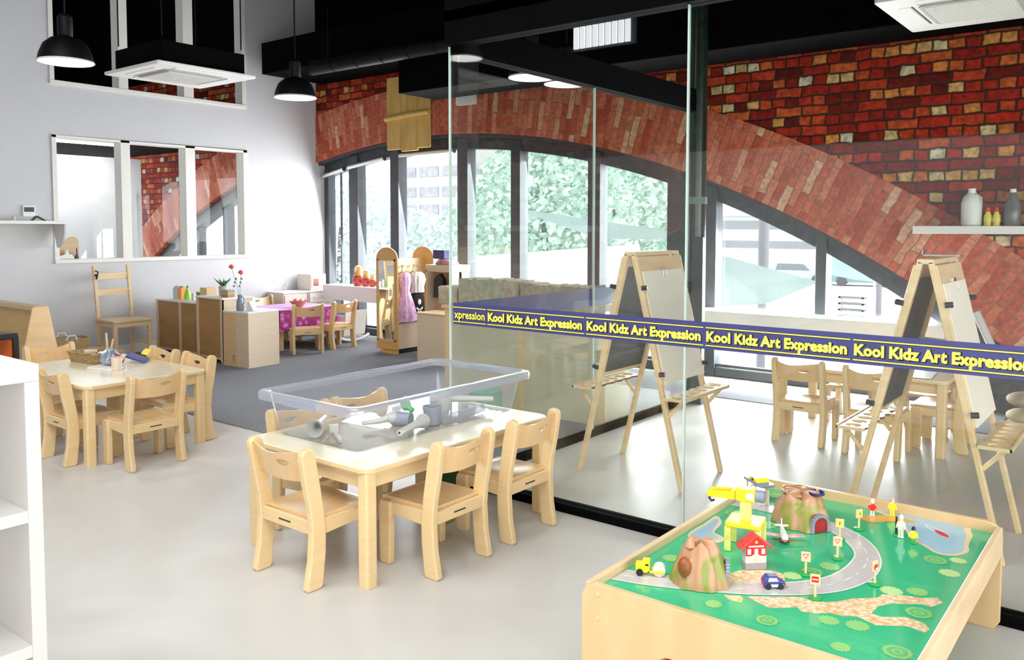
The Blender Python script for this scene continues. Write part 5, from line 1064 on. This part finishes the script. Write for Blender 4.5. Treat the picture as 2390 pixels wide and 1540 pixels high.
# play kitchen
def kitchen(y0, y1, label, stove):
    t_ = empty('play_kitchen', (-9.555, (y0 + y1) / 2, 0), 0, label, 'play kitchen'); hy = (y1 - y0) / 2
    MB().box(-.17, -hy, .02, .17, hy, .60).build('carcass', 'pinkwhite', t_, bevel=.003); MB().box(-.18, -hy - .005, .60, .185, hy + .005, .62).build('worktop', 'white_warm', t_, bevel=.003)
    d_ = MB().box(.170, -hy + .02, .06, .182, hy - .02, .44 if stove else .58).build('door', 'pinkwhite', t_, bevel=.002)
    if stove:
        MB().box(.17, -hy + .02, .46, .182, hy - .02, .585).build('control_panel', 'white_warm', t_)
        MB().tube([(.183, -.13, .53), (.20, -.12, .515), (.20, -.03, .515), (.183, -.02, .53)], .006, n=8).build('handle', 'pinkbeech', t_)
        for y in (.05, .12): MB().cyl((.182, y, .52), (.20, y, .52), .022, n=16).build('knob', 'pinkbeech', t_)
    else:
        MB().cyl((-.05, -hy - .001, .52), (-.05, -hy - .006, .52), .016, n=12).build('hand_hole', 'darkp', t_)
        MB().tube([(-.1, .02, .62), (-.1, .02, .70), (-.04, .02, .72), (-.03, .02, .69)], .008, n=8).build('tap', 'pinkbeech', t_)
    return t_
M['pinkwhite'] = mat('pale_beech_melamine', (.74, .67, .60), .4, var=.03)
kitchen(6.74, 7.13, 'play kitchen sink unit against the white wall, left one', False)
kitchen(7.15, 7.56, 'play kitchen stove with two knobs beside the window ledge', True)
t = empty('toy_microwave', (-9.56, 7.34, .621), 0, 'toy microwave with a dark orange window standing on the play stove', 'toy microwave')
MB().box(-.15, -.13, 0, .15, .13, .22).build('case', 'pinkwhite', t, bevel=.003); MB().box(.150, -.12, .03, .156, .03, .19).build('door', 'white_warm', t); MB().box(.1565, -.09, .06, .158, .0, .16).build('window', mat('orange_brown_window', (.30, .08, .03), .3), t)
for z in (.07, .15): MB().cyl((.15, .08, z), (.165, .08, z), .022, n=14).build('knob', 'whitep', t)
# doll cradle with dolls
t = empty('doll_cradle', (-8.72, 7.13, 0), L(-2), 'white doll cradle on rockers in front of the window ledge', 'cradle')
MB().prism([(-.31, .10), (.31, .10), (.36, .36), (-.36, .36)], 'y', -.17, -.155).build('side_panel', 'white_warm', t, bevel=.003); MB().prism([(-.31, .10), (.31, .10), (.36, .36), (-.36, .36)], 'y', .155, .17).build('side_panel', 'white_warm', t, bevel=.003)
for s in (-1, 1):
    MB().beam((s * .31, 0, .10), (s * .36, 0, .42), .34, .015, side=(0, 1, 0)).build('end_panel', 'white_warm', t)
    MB().tube([(s * .30, y / 100, .028 + .06 * (y / 25.) ** 2) for y in range(-25, 26, 5)], .018, n=8).build('rocker', 'white_warm', t)
MB().box(-.30, -.155, .09, .30, .155, .105).build('base_board', 'white_warm', t)
thing1('doll', MB().sph((0, 0, .30), (.06, .055, .06), 14).tube([(0, 0, .11), (0, 0, .25)], [.06, .04], n=12), mat('doll_salmon', (.80, .28, .20), .6), (-8.86, 7.10, .0), 'doll with a round salmon head at the left of the white cradle', 'doll', None, 0, True)
thing1('cushion', MB().box(-.07, -.02, 0, .07, .02, .34), mat('blue_grey_cushion', (.20, .26, .34), .7), (-8.72, 7.16, .106), 'grey-blue cloth standing behind the white cradle', 'cushion')
thing1('doll', MB().sph((0, 0, .28), (.055, .05, .055), 14).tube([(0, 0, .11), (0, 0, .24)], [.055, .04], n=12), mat('doll_maroon', (.30, .05, .07), .6, var=.5, scale=20), (-8.52, 7.10, .0), 'doll with a dark red head at the right of the white cradle', 'doll', None, 0, True)
# nesting dolls on the ledge
for i, (x, s_) in enumerate(((-8.76, 1.0), (-8.60, .80), (-8.47, .64), (-8.36, .52))):
    t = empty('nesting_doll', (x, 7.50, .701), 0, ('largest', 'second largest', 'third', 'smallest')[i] + ' painted nesting doll in the row on the white window ledge', 'nesting doll', 'painted nesting dolls')
    MB().lathe([(.055 * s_, 0), (.075 * s_, .03 * s_), (.082 * s_, .08 * s_), (.070 * s_, .14 * s_), (.001, .15 * s_)], n=20).build('body', mat('doll_body_%d' % i, (.72, .12, .10), .35, var=.6, scale=30 / s_), t, smooth=True)
    MB().lathe([(.068 * s_, .14 * s_), (.050 * s_, .17 * s_), (.058 * s_, .21 * s_), (.045 * s_, .26 * s_), (.001, .28 * s_)], n=20).build('head', mat('doll_head_%d' % i, (.78, .42, .12), .35, var=.3, scale=30 / s_), t, smooth=True)
    MB().sph((.0, -.045 * s_, .215 * s_), (.032 * s_, .018 * s_, .034 * s_), 12).build('face', 'paperboard', t, smooth=True)
# dress-up stand with mirror
t = empty('dress_up_stand', (-7.35, 7.03, 0), 0, 'beech dress-up stand with a full length mirror on its rounded end', 'dress-up stand')
def archp(hw, h0, h1, zb=.05): return [(-hw, zb), (hw, zb), (hw, h0)] + [(hw * cos(radians(a)), h0 + (h1 - h0) * sin(radians(a))) for a in range(12, 180, 12)] + [(-hw, h0)]
M['orangewood'] = wood('orange_beech', (.66, .36, .10), (.74, .44, .15), .4, st=(4, 4, 12))
for y in (-.30, .30): MB().prism(archp(.18, 1.12, 1.26), 'y', y - .01, y + .01).build('end_panel', 'orangewood', t, bevel=.003)
MB().prism(rrect(-.135, .17, .135, 1.10, .01, 2), 'y', -.313, -.3105).build('mirror', 'mirror', t)
fr_ = MB().box(-.15, -.318, .15, -.132, -.311, 1.12).box(.132, -.318, .15, .15, -.311, 1.12).box(-.15, -.318, .15, .15, -.311, .172).box(-.15, -.318, 1.098, .15, -.311, 1.12).build('mirror_frame', 'beech', t)
MB().box(.0, -.29, .70, .015, .29, 1.12).build('hook_board', 'beech', t); MB().box(-.17, -.29, .06, .17, .29, .36).build('storage_box', 'pinkbeech', t, bevel=.003)
MB().box(-.10, -.27, .0, .16, .27, .05).build('plinth', 'darkp', t); MB().box(-.10, -.33, .0, .16, -.27, .045).build('front_foot', 'orangewood', t)
for y in (-.12, .02, .18):
    MB().tube([(.015, y, 1.02), (.05, y, 1.02), (.055, y, 1.045)], .006, n=8).build('coat_peg', 'metal', t)
def hanger(y, label, x=.06):
    mb = MB().tube([(0, 0, .06), (0, .015, .08), (0, .03, .065), (0, .0, .03), (0, 0, 0)], .004, n=6).tube([(0, -.11, -.05), (0, 0, 0), (0, .11, -.05)], .006, n=6)
    return thing1('coat_hanger', mb, 'darkp', (-7.35 + x, 7.03 + y, .965), label, 'coat hanger', 'black coat hangers')
hanger(-.12, 'black coat hanger holding the lilac dress'); hanger(.06, 'black coat hanger holding the white blouse')
def dress(name, label, prof, y, c_, x=.12, fold=9, loc_z=0, flat_=.55):
    mb = MB(); N = 40; v = []; f = []
    for r_, z in prof:
        for i in range(N):
            th = 2 * pi * i / N; k_ = 1 + .12 * sin(fold * th) * (r_ / .15); v.append((r_ * k_ * flat_ * cos(th), r_ * k_ * sin(th), z))
    for j in range(len(prof) - 1):
        for i in range(N): f.append((j * N + i, j * N + (i + 1) % N, (j + 1) * N + (i + 1) % N, (j + 1) * N + i))
    mb._a(v, f, 0); return thing1(name, mb, c_, (-7.35 + x, 7.03 + y, loc_z), label, 'costume', None, 0, True)
LIL = mat('lilac_satin', (.68, .42, .66), .28, var=.25, scale=22)
dress('lilac_dress', 'long shiny lilac princess dress hanging on the dress-up stand', [(.04, .96), (.075, .93), (.08, .85), (.06, .74), (.075, .70), (.12, .58), (.17, .38)], -.12, LIL)
dress('white_blouse', 'short off-white ruffled blouse hanging at the far end of the stand', [(.05, .96), (.10, .93), (.12, .86), (.095, .78), (.10, .71)], .09, mat('off_white_cloth', (.62, .56, .52), .7, var=.12, scale=40), fold=14, x=.11)
dress('pirate_costume', 'black costume with white skull and bones pattern under the white blouse', [(.09, .70), (.10, .60), (.105, .46), (.085, .38)], .10, mat('black_cloth', (.006, .006, .008), .8), fold=5, x=.10)
mbx = MB().sph((0, 0, .12), (.004, .028, .035), 12).beam((0, -.05, .05), (0, .05, -.02), .004, .02, side=(1, 0, 0)).beam((0, .05, .05), (0, -.05, -.02), .004, .02, side=(1, 0, 0)); thing1('skull_print', mbx, 'whitep', (-7.175, 7.09, .48), 'white skull and crossed bones on the black costume', 'costume print')
# wardrobe with bags behind the stand
t = empty('costume_wardrobe', (-6.72, 7.10, 0), 0, 'pinkish wooden wardrobe with an arched top behind the dress-up stand', 'wardrobe')
MB().box(-.20, -.02, .0, .20, .02, .98).build('back_panel', mat('pink_beech', (.60, .33, .22), .5, var=.05), t); MB().box(-.21, -.16, .98, .21, .16, 1.06).build('top_box', 'pinkbeech', t, bevel=.003)
MB().box(.18, -.16, 0, .20, .16, 1.0).build('side_panel', 'pinkbeech', t); MB().box(-.20, -.16, 0, -.18, .16, 1.0).build('side_panel', 'pinkbeech', t)
thing1('dark_bag', MB().box(-.10, -.06, 0, .08, .06, .10), mat('navy_bag', (.05, .05, .16), .6, var=.6, scale=20), (-6.78, 7.08, 1.13), 'small navy bag with dark letters on top of the costume wardrobe', 'bag')
thing1('pink_hat', MB().prism([(-.12, 0), (.15, 0), (.10, .05), (-.05, .07)], 'y', -.07, .07), mat('pink_cloth', (.60, .25, .28), .6, var=.5, scale=14), (-6.72, 7.08, 1.061), 'crumpled pink and white cloth under the navy bag', 'cloth')
thing1('black_cloak', MB().prism([(-.09, 0), (.09, 0), (.06, .22), (.0, .28), (-.08, .22)], 'y', -.03, .03), 'darkp', (-6.72, 6.98, .68), 'black cloak hanging inside the costume wardrobe', 'costume')
# cabinets by the glass
t = empty('wooden_divider', (-6.22, 6.58, 0), 0, 'small tan wooden divider cabinet right of the dress-up stand', 'cabinet')
MB().box(-.33, -.15, 0, .33, .15, .55).build('carcass', 'pinkbeech', t, bevel=.003); MB().box(-.34, -.16, .55, .34, .16, .567).build('top_board', 'beech', t, bevel=.002)
t = empty('storage_cabinet', (-4.20, 5.40, 0), 0, 'long cream cabinet standing just behind the side glass', 'cabinet')
CRM = mat('cream_laminate', (.56, .52, .38), .45, var=.04)
MB().box(-.78, -.18, .0, .86, .18, .80).build('carcass', CRM, t, bevel=.003); MB().box(-.80, -.20, .80, .87, .20, .83).build('top_board', 'beech', t, bevel=.002)
pnl = MB()
for x in (-.74, .07, .84): pnl.box(x - .03, -.188, 0, x + .03, -.18, .80)
pnl.build('stile', 'maple', t)
rs = random.Random(4)
for i, (x0, x1, h_, c_) in enumerate(((-.92, -.70, .145, (.42, .36, .25)), (-.68, -.02, .23, (.40, .37, .28)), (.0, .68, .21, (.36, .33, .25)))):
    pts = [(x0, 0), (x1, 0)]; n_ = 26
    for k_ in range(n_ + 1): pts.append((x1 + (x0 - x1) * k_ / n_, h_ + rs.uniform(-.012, .010)))
    thing1('cardboard_wall', MB().prism(pts, 'y', -.11, .11), mat('torn_cardboard_%d' % i, c_, .8, var=.25, scale=18), (-4.20, 5.40, .831), ('small stone-patterned cardboard box at the left end of the cream cabinet', 'wide cardboard castle wall with a torn white edge, left one on the cream cabinet', 'wide cardboard castle wall with a torn white edge, right one on the cream cabinet')[i], 'cardboard wall', 'cardboard castle walls')
# green thing on the floor beyond the tub
thing1('green_stool', MB().lathe([(.12, 0), (.14, .03), (.13, .24), (.001, .25)], n=22), mat('sea_green_plastic', (.06, .42, .24), .4), (-4.15, 4.80, .007), 'sea green plastic stool on the carpet behind the clear tub', 'stool', None, 0, True)

# ================================================================== BRICK WALL THINGS
t = empty('timber_panel', (-7.83, 7.57, 2.50), 0, 'yellowed board panel with a crosswise batten fixed to the brick wall above the window', 'panel')
mY = wood('yellow_aged_boards', (.56, .34, .08), (.70, .48, .16), .7, st=(8, 8, 1.4), coat=0)
for a_, b_ in ((-.39, -.13), (-.125, .17), (.175, .39)): MB().box(a_, -.03, 0 if b_ != .17 else -.03, b_, .0, .93).build('board', mY, t, bevel=.006)
MB().tube([(-.40, -.04, .40), (-.2, -.05, .41), (.1, -.05, .43), (.40, -.04, .44)], .035, n=10).build('batten', mY, t, smooth=True)
thing1('emergency_light', MB().box(-.14, -.03, 0, .14, .03, .12), 'whitep', (-6.83, 7.55, 2.97), 'white rectangular emergency light on the brick wall left of the glass corner', 'light')
thing1('junction_box', MB().box(-.05, -.03, 0, .05, .02, .11), mat('cream_box', (.62, .55, .38), .5), (-3.93, 7.58, 2.76), 'small cream box on the bricks beside the black column', 'box')
# high panes glimpsed under the black steelwork
t = empty('clerestory_light', (-4.23, 6.55, 3.17), 0, 'bright ribbed roof light glimpsed among the black ducts', 'roof light')
cf = MB()
for i in range(9): cf.box(-.32 + i * .07, -.02, 0, -.268 + i * .07, .0, .20)
cf.build('glazing', mat('clerestory_daylight', (.8, .8, .85), .5, var=0, emis=(.93, .93, 1), es=.42), t); MB().box(-.34, -.0, -.02, .34, .03, .22).build('frame', 'steel', t)
t = empty('roof_vent', (-5.66, 6.56, 3.22), 0, 'pale grey angular vent glimpsed among the black ducts left of the roof light', 'vent')
MB().prism([(-.26, .02), (-.26, .19), (-.10, .24), (.05, .17), (.28, .19), (.22, .09), (-.05, .0)], 'y', -.05, 0).build('vent_hood', mat('vent_grey', (.50, .51, .55), .5, var=.05), t); MB().beam((-.2, -.055, .18), (.22, -.055, .08), .006, .012).build('brace', 'blackg', t)
# shelf with bottles
t = empty('wall_shelf', (-1.20, 7.40, 1.455), 0, 'white floating shelf with paint bottles at the right edge', 'shelf')
MB().box(-.48, -.19, 0, 1.2, .19, .062).build('shelf_board', 'white_warm', t, bevel=.003)
BZ = 1.518
t = empty('glue_bottle', (-1.285, 7.38, BZ), 0, 'large white plastic bottle at the left of the bottle shelf', 'bottle')
MB().lathe([(.065, 0), (.075, .01), (.076, .18), (.06, .23), (.03, .26), (.03, .27), (.001, .27)], n=24).build('bottle_body', 'whitep', t, smooth=True); MB().cyl((0, 0, .268), (0, 0, .295), .028, n=20).build('cap', 'whitep', t, smooth=True); MB().tube([(.035, -.03, .25), (.07, -.03, .22), (.074, -.03, .16)], .008, n=8).build('handle', 'lgrey', t, smooth=True)
for i, x in enumerate((-1.165, -1.105)):
    t = empty('sauce_bottle', (x, 7.36, BZ), 0, ('left', 'right')[i] + ' one of two small yellow-labelled bottles with red caps', 'bottle', 'small yellow bottles with red caps')
    MB().lathe([(.026, 0), (.028, .08), (.016, .10), (.016, .11), (.001, .11)], n=16).build('bottle_body', 'yellow', t, smooth=True); MB().cyl((0, 0, .108), (0, 0, .145), .016, .011, n=14).build('cap', 'red', t); MB().lathe([(.029, .03), (.029, .06)], n=16, cap=False).build('label_band', 'yellowp', t)
t = empty('clear_bottle', (-1.0, 7.38, BZ), 0, 'tall grey transparent bottle with a white cap', 'bottle')
MB().lathe([(.055, 0), (.06, .01), (.06, .16), (.022, .24), (.020, .26), (.001, .26)], n=22).build('bottle_body', mat('smoky_plastic', (.16, .17, .16), .2, var=.2), t, smooth=True); MB().cyl((0, 0, .258), (0, 0, .285), .022, n=16).build('cap', 'whitep', t)
t = empty('paint_bottle', (-.85, 7.38, BZ), 0, 'pink paint bottle with a red top at the right picture edge', 'bottle')
MB().lathe([(.055, 0), (.06, .01), (.06, .22), (.022, .30), (.001, .31)], n=22).build('bottle_body', mat('pink_paint', (.80, .25, .35), .3), t, smooth=True); MB().cyl((0, 0, .305), (0, 0, .40), .020, .012, n=16).build('pump_top', 'red', t)
# pebble wall / sacks at the far right
for i, (z, c_) in enumerate(((0.0, (.40, .33, .21)), (.135, (.34, .28, .18)))):
    thing1('sand_sack', MB().sph((0, 0, .055), (.13, .12, .06), 18), mat('sack_%d' % i, c_, .8, var=.2, scale=10), (-.86, 7.3, z + .008 * (i == 0)), ('lower', 'upper')[i] + ' tan sack stacked at the right edge behind the right easel', 'sack', 'tan sacks', 0, True)
thing1('roof_post', MB().cyl((0, 0, 0), (-.18, 0, .40), .03), 'lgrey', (-1.02, 7.2, .45), 'grey pipe end leaning near the low end of the arch', 'pipe')

# ================================================================== OUTSIDE
o = MB().box(-140, 8.2, -2.4, 60, 140, -2.2).build('ground', mat('pale_paving', (.80, .80, .78), .9, var=.04, scale=.2)); struct(o, 'pale paved ground outside')
t = empty('office_block', (-88, 95, -2.2), 0, 'white office block with bands of windows beyond the trees', 'building')
MB().box(-14, 0, 0, 14, 14, 16.2).build('wall', mat('white_render', (.34, .33, .32), .8, var=.02), t)
for zc in (12.4, 9.2, 6.4, 3.2):
    for x0 in range(-13, 13, 5):
        f_ = MB().box(x0, -.12, zc - .75, x0 + 4.2, .05, zc + .75).build('window_band', mat('office_glass_%d_%d' % (int(zc), x0), (.22, .22, .24), .3, var=.2, scale=1.2), t)
# low building right
t = empty('low_building', (-26, 60, -2.2), 0, 'long low white building seen through the right window bay', 'building')
MB().box(-6, 0, 0, 14, 8, 4.6).build('wall', mat('white_render2', (.45, .45, .44), .8, var=.02), t); MB().box(-2, -.1, 3.6, 6, 0, 4.2).box(-2, -.1, 2.2, 6, 0, 2.7).build('window_band', mat('grey_band', (.19, .19, .21), .5), t); MB().box(-6.3, -.4, 4.6, 14.3, 8.3, 4.9).build('roof', 'lgrey', t)
LEAF = [mat('leaves_a', (.42, .55, .48), .8, var=.35, scale=3), mat('leaves_b', (.50, .58, .56), .8, var=.3, scale=3)]
def tree(x, y, zc, rx, rz_, label, mi, seed, n=2600):
    t_ = empty('tree', (x, y, -2.2), 0, label, 'tree', 'pale trees outside the arched window'); rs_ = random.Random(seed); v = []; f = []
    for i in range(n):
        a, b_, q = rs_.uniform(0, 2 * pi), math.acos(rs_.uniform(-1, 1)), rs_.uniform(.45, 1) ** .6
        k_ = 1 + .22 * sin(3 * a + seed) * sin(2 * b_ + seed)
        c = Vector((rx * q * k_ * sin(b_) * cos(a), rx * q * k_ * sin(b_) * sin(a), zc + 2.2 + rz_ * q * k_ * cos(b_))); s_ = rs_.uniform(.06, .17) * rx / 2.2
        e1 = Vector((rs_.gauss(0, 1), rs_.gauss(0, 1), rs_.gauss(0, 1))).normalized(); e2 = e1.orthogonal().normalized()
        o_ = len(v); v += [tuple(c - e1 * s_), tuple(c + e2 * s_ * .6), tuple(c + e1 * s_), tuple(c - e2 * s_ * .6)]; f.append((o_, o_ + 1, o_ + 2, o_ + 3))
    mb = MB(); mb._a(v, f, 0); me = mb; o_ = me.build('foliage', LEAF[mi], t_)
    MB().tube([(0, 0, 0), (.1, 0, zc + 1.2), (.0, .1, zc + 2.6)], [.18, .12, .05], n=8).build('trunk', mat('bark_%d' % seed, (.10, .095, .09), .9), t_)
tree(-26.9, 22, 1.2, 2.2, 2.6, 'pale bushy tree in the leftmost window bay', 1, 1)
tree(-30.5, 29.2, .1, 2.4, 2.5, 'low pale tree in the second window bay', 1, 2)
tree(-21.6, 21, .2, 1.9, 1.5, 'low pale tree in the third window bay below the office block', 1, 3)
tree(-24.3, 29.0, 1.1, 2.75, 2.6, 'pale green tree in the fourth window bay', 0, 4)
tree(-15.8, 21, 1.9, 2.6, 2.4, 'large green tree filling the fifth window bay', 0, 5, 4200)
tree(-17.6, 28, 2.06, 3.2, 3.2, 'large green tree in the sixth window bay', 0, 6, 3800)
def sail(pts, label, th=.03):
    v = [tuple(p) for p in pts] + [(p[0], p[1], p[2] - th) for p in pts]; n_ = len(pts); mb = MB(); mb._a(v, [(0, i, i + 1) for i in range(1, n_ - 1)] + [(n_, n_ + i + 1, n_ + i) for i in range(1, n_ - 1)] + [(i, (i + 1) % n_, n_ + (i + 1) % n_, n_ + i) for i in range(n_)], 0)
    t_ = empty('shade_sail', (pts[0][0], pts[0][1], -2.2), 0, label, 'shade sail', 'pale shade sails outside'); o_ = mb.build('cloth', SAIL, t_); o_.location = -t_.location
    for p in (pts[0], pts[n_ // 2]): MB().cyl((p[0], p[1], -2.2), (p[0], p[1], p[2]), .025, n=8).build('mast', 'lgrey', t_).location = -t_.location
    return t_
    return tag(mb.build('shade_sail', SAIL), label, 'shade sail', 'pale shade sails outside')
SAIL = thin_glass('sail_cloth', (.9, .95, .95), 1.1, milk=.93, milkc=(.93, .97, .97))
sail([(-13.0, 14, .80), (-10.9, 13.4, .82), (-7.6, 13, 1.20), (-7.4, 13, .30), (-10, 13.4, .10), (-12.9, 14, .42)], 'large pale shade sail low behind the fourth to sixth window bays')
sail([(-11.05, 14, 1.88), (-9.1, 14, 1.46), (-7.3, 14, 1.40), (-7.3, 14.0, 1.30), (-9.1, 14, 1.30), (-11.05, 14, 1.84)], 'narrow white sail strip slanting across the green trees')
sail([(-6.9, 14, 1.10), (-5.9, 14, .45), (-4.75, 14, .60), (-5.6, 14, .2), (-6.6, 14, .10), (-7.0, 14, .35)], 'pale shade sail behind the pole in the right window bay')
sail([(-6.50, 20, .80), (-6.2, 20, .90), (-5.45, 20, .28), (-5.9, 20, .32), (-6.50, 20, .42)], 'grey peaked canopy right of the window mullion')
t = empty('outdoor_pole', (-6.16, 15.17, -2.2), 0, 'thick pale grey pole outside the right window bay', 'pole')
MB().cyl((0, 0, 0), (0, 0, 5.0), .10, n=20).build('post', mat('pale_grey_pole', (.20, .20, .225), .6), t, smooth=True); MB().cyl((0, 0, 0), (0, 0, .05), .2, n=20).build('base_plate', 'lgrey', t)
t = empty('outdoor_bollard', (-3.74, 14, -2.2), 0, 'slim pale post at the right of the window view', 'post'); MB().cyl((0, 0, 0), (0, 0, 2.95), .045, n=14).build('post', mat('pale_grey_post', (.19, .19, .22), .6), t); MB().cyl((0, 0, 0), (0, 0, .04), .1, n=14).build('base_plate', 'lgrey', t)
def car_(x, y, rz, label, c_):
    t_ = empty('parked_car', (x, y, -2.2), L(rz), label, 'car', 'cars parked across the street')
    MB().prism([(-2.1, .25), (2.1, .25), (2.15, .7), (1.1, .85), (.5, 1.38), (-1.3, 1.40), (-2.0, .9)], 'y', -.85, .85).build('car_body', c_, t_, bevel=.05)
    MB().prism([(-1.35, .9), (.85, .9), (.42, 1.3), (-1.2, 1.32)], 'y', -.87, .87).build('car_windows', mat('car_glass', (.11, .13, .15), .4), t_)
    for px in (-1.3, 1.3):
        for py in (-.82, .82): MB().cyl((px, py - .1, .32), (px, py + .1, .32), .32, n=16).build('wheel', mat('tyre', (.05, .05, .06), .8), t_)
car_(-19.9, 55, 12, 'white car parked left of the window mullion', mat('car_white', (.33, .33, .33), .4))
car_(-15.6, 55, 12, 'white and teal car parked right of the window mullion', mat('car_teal', (.13, .22, .22), .4))
t = empty('outdoor_bench', (-8.95, 30, -2.2), 0, 'pale grey slatted furniture outside under the canopy', 'bench')
for i in range(4): MB().box(-.45, 0, .55 + i * .22, .45, .3, .62 + i * .22).build('slat', mat('grey_slat_%d' % i, (.15, .15, .17), .7), t)
for x in (-.4, .4): MB().box(x - .04, 0, 0, x + .04, .3, 1.45).build('leg', 'lgrey', t)
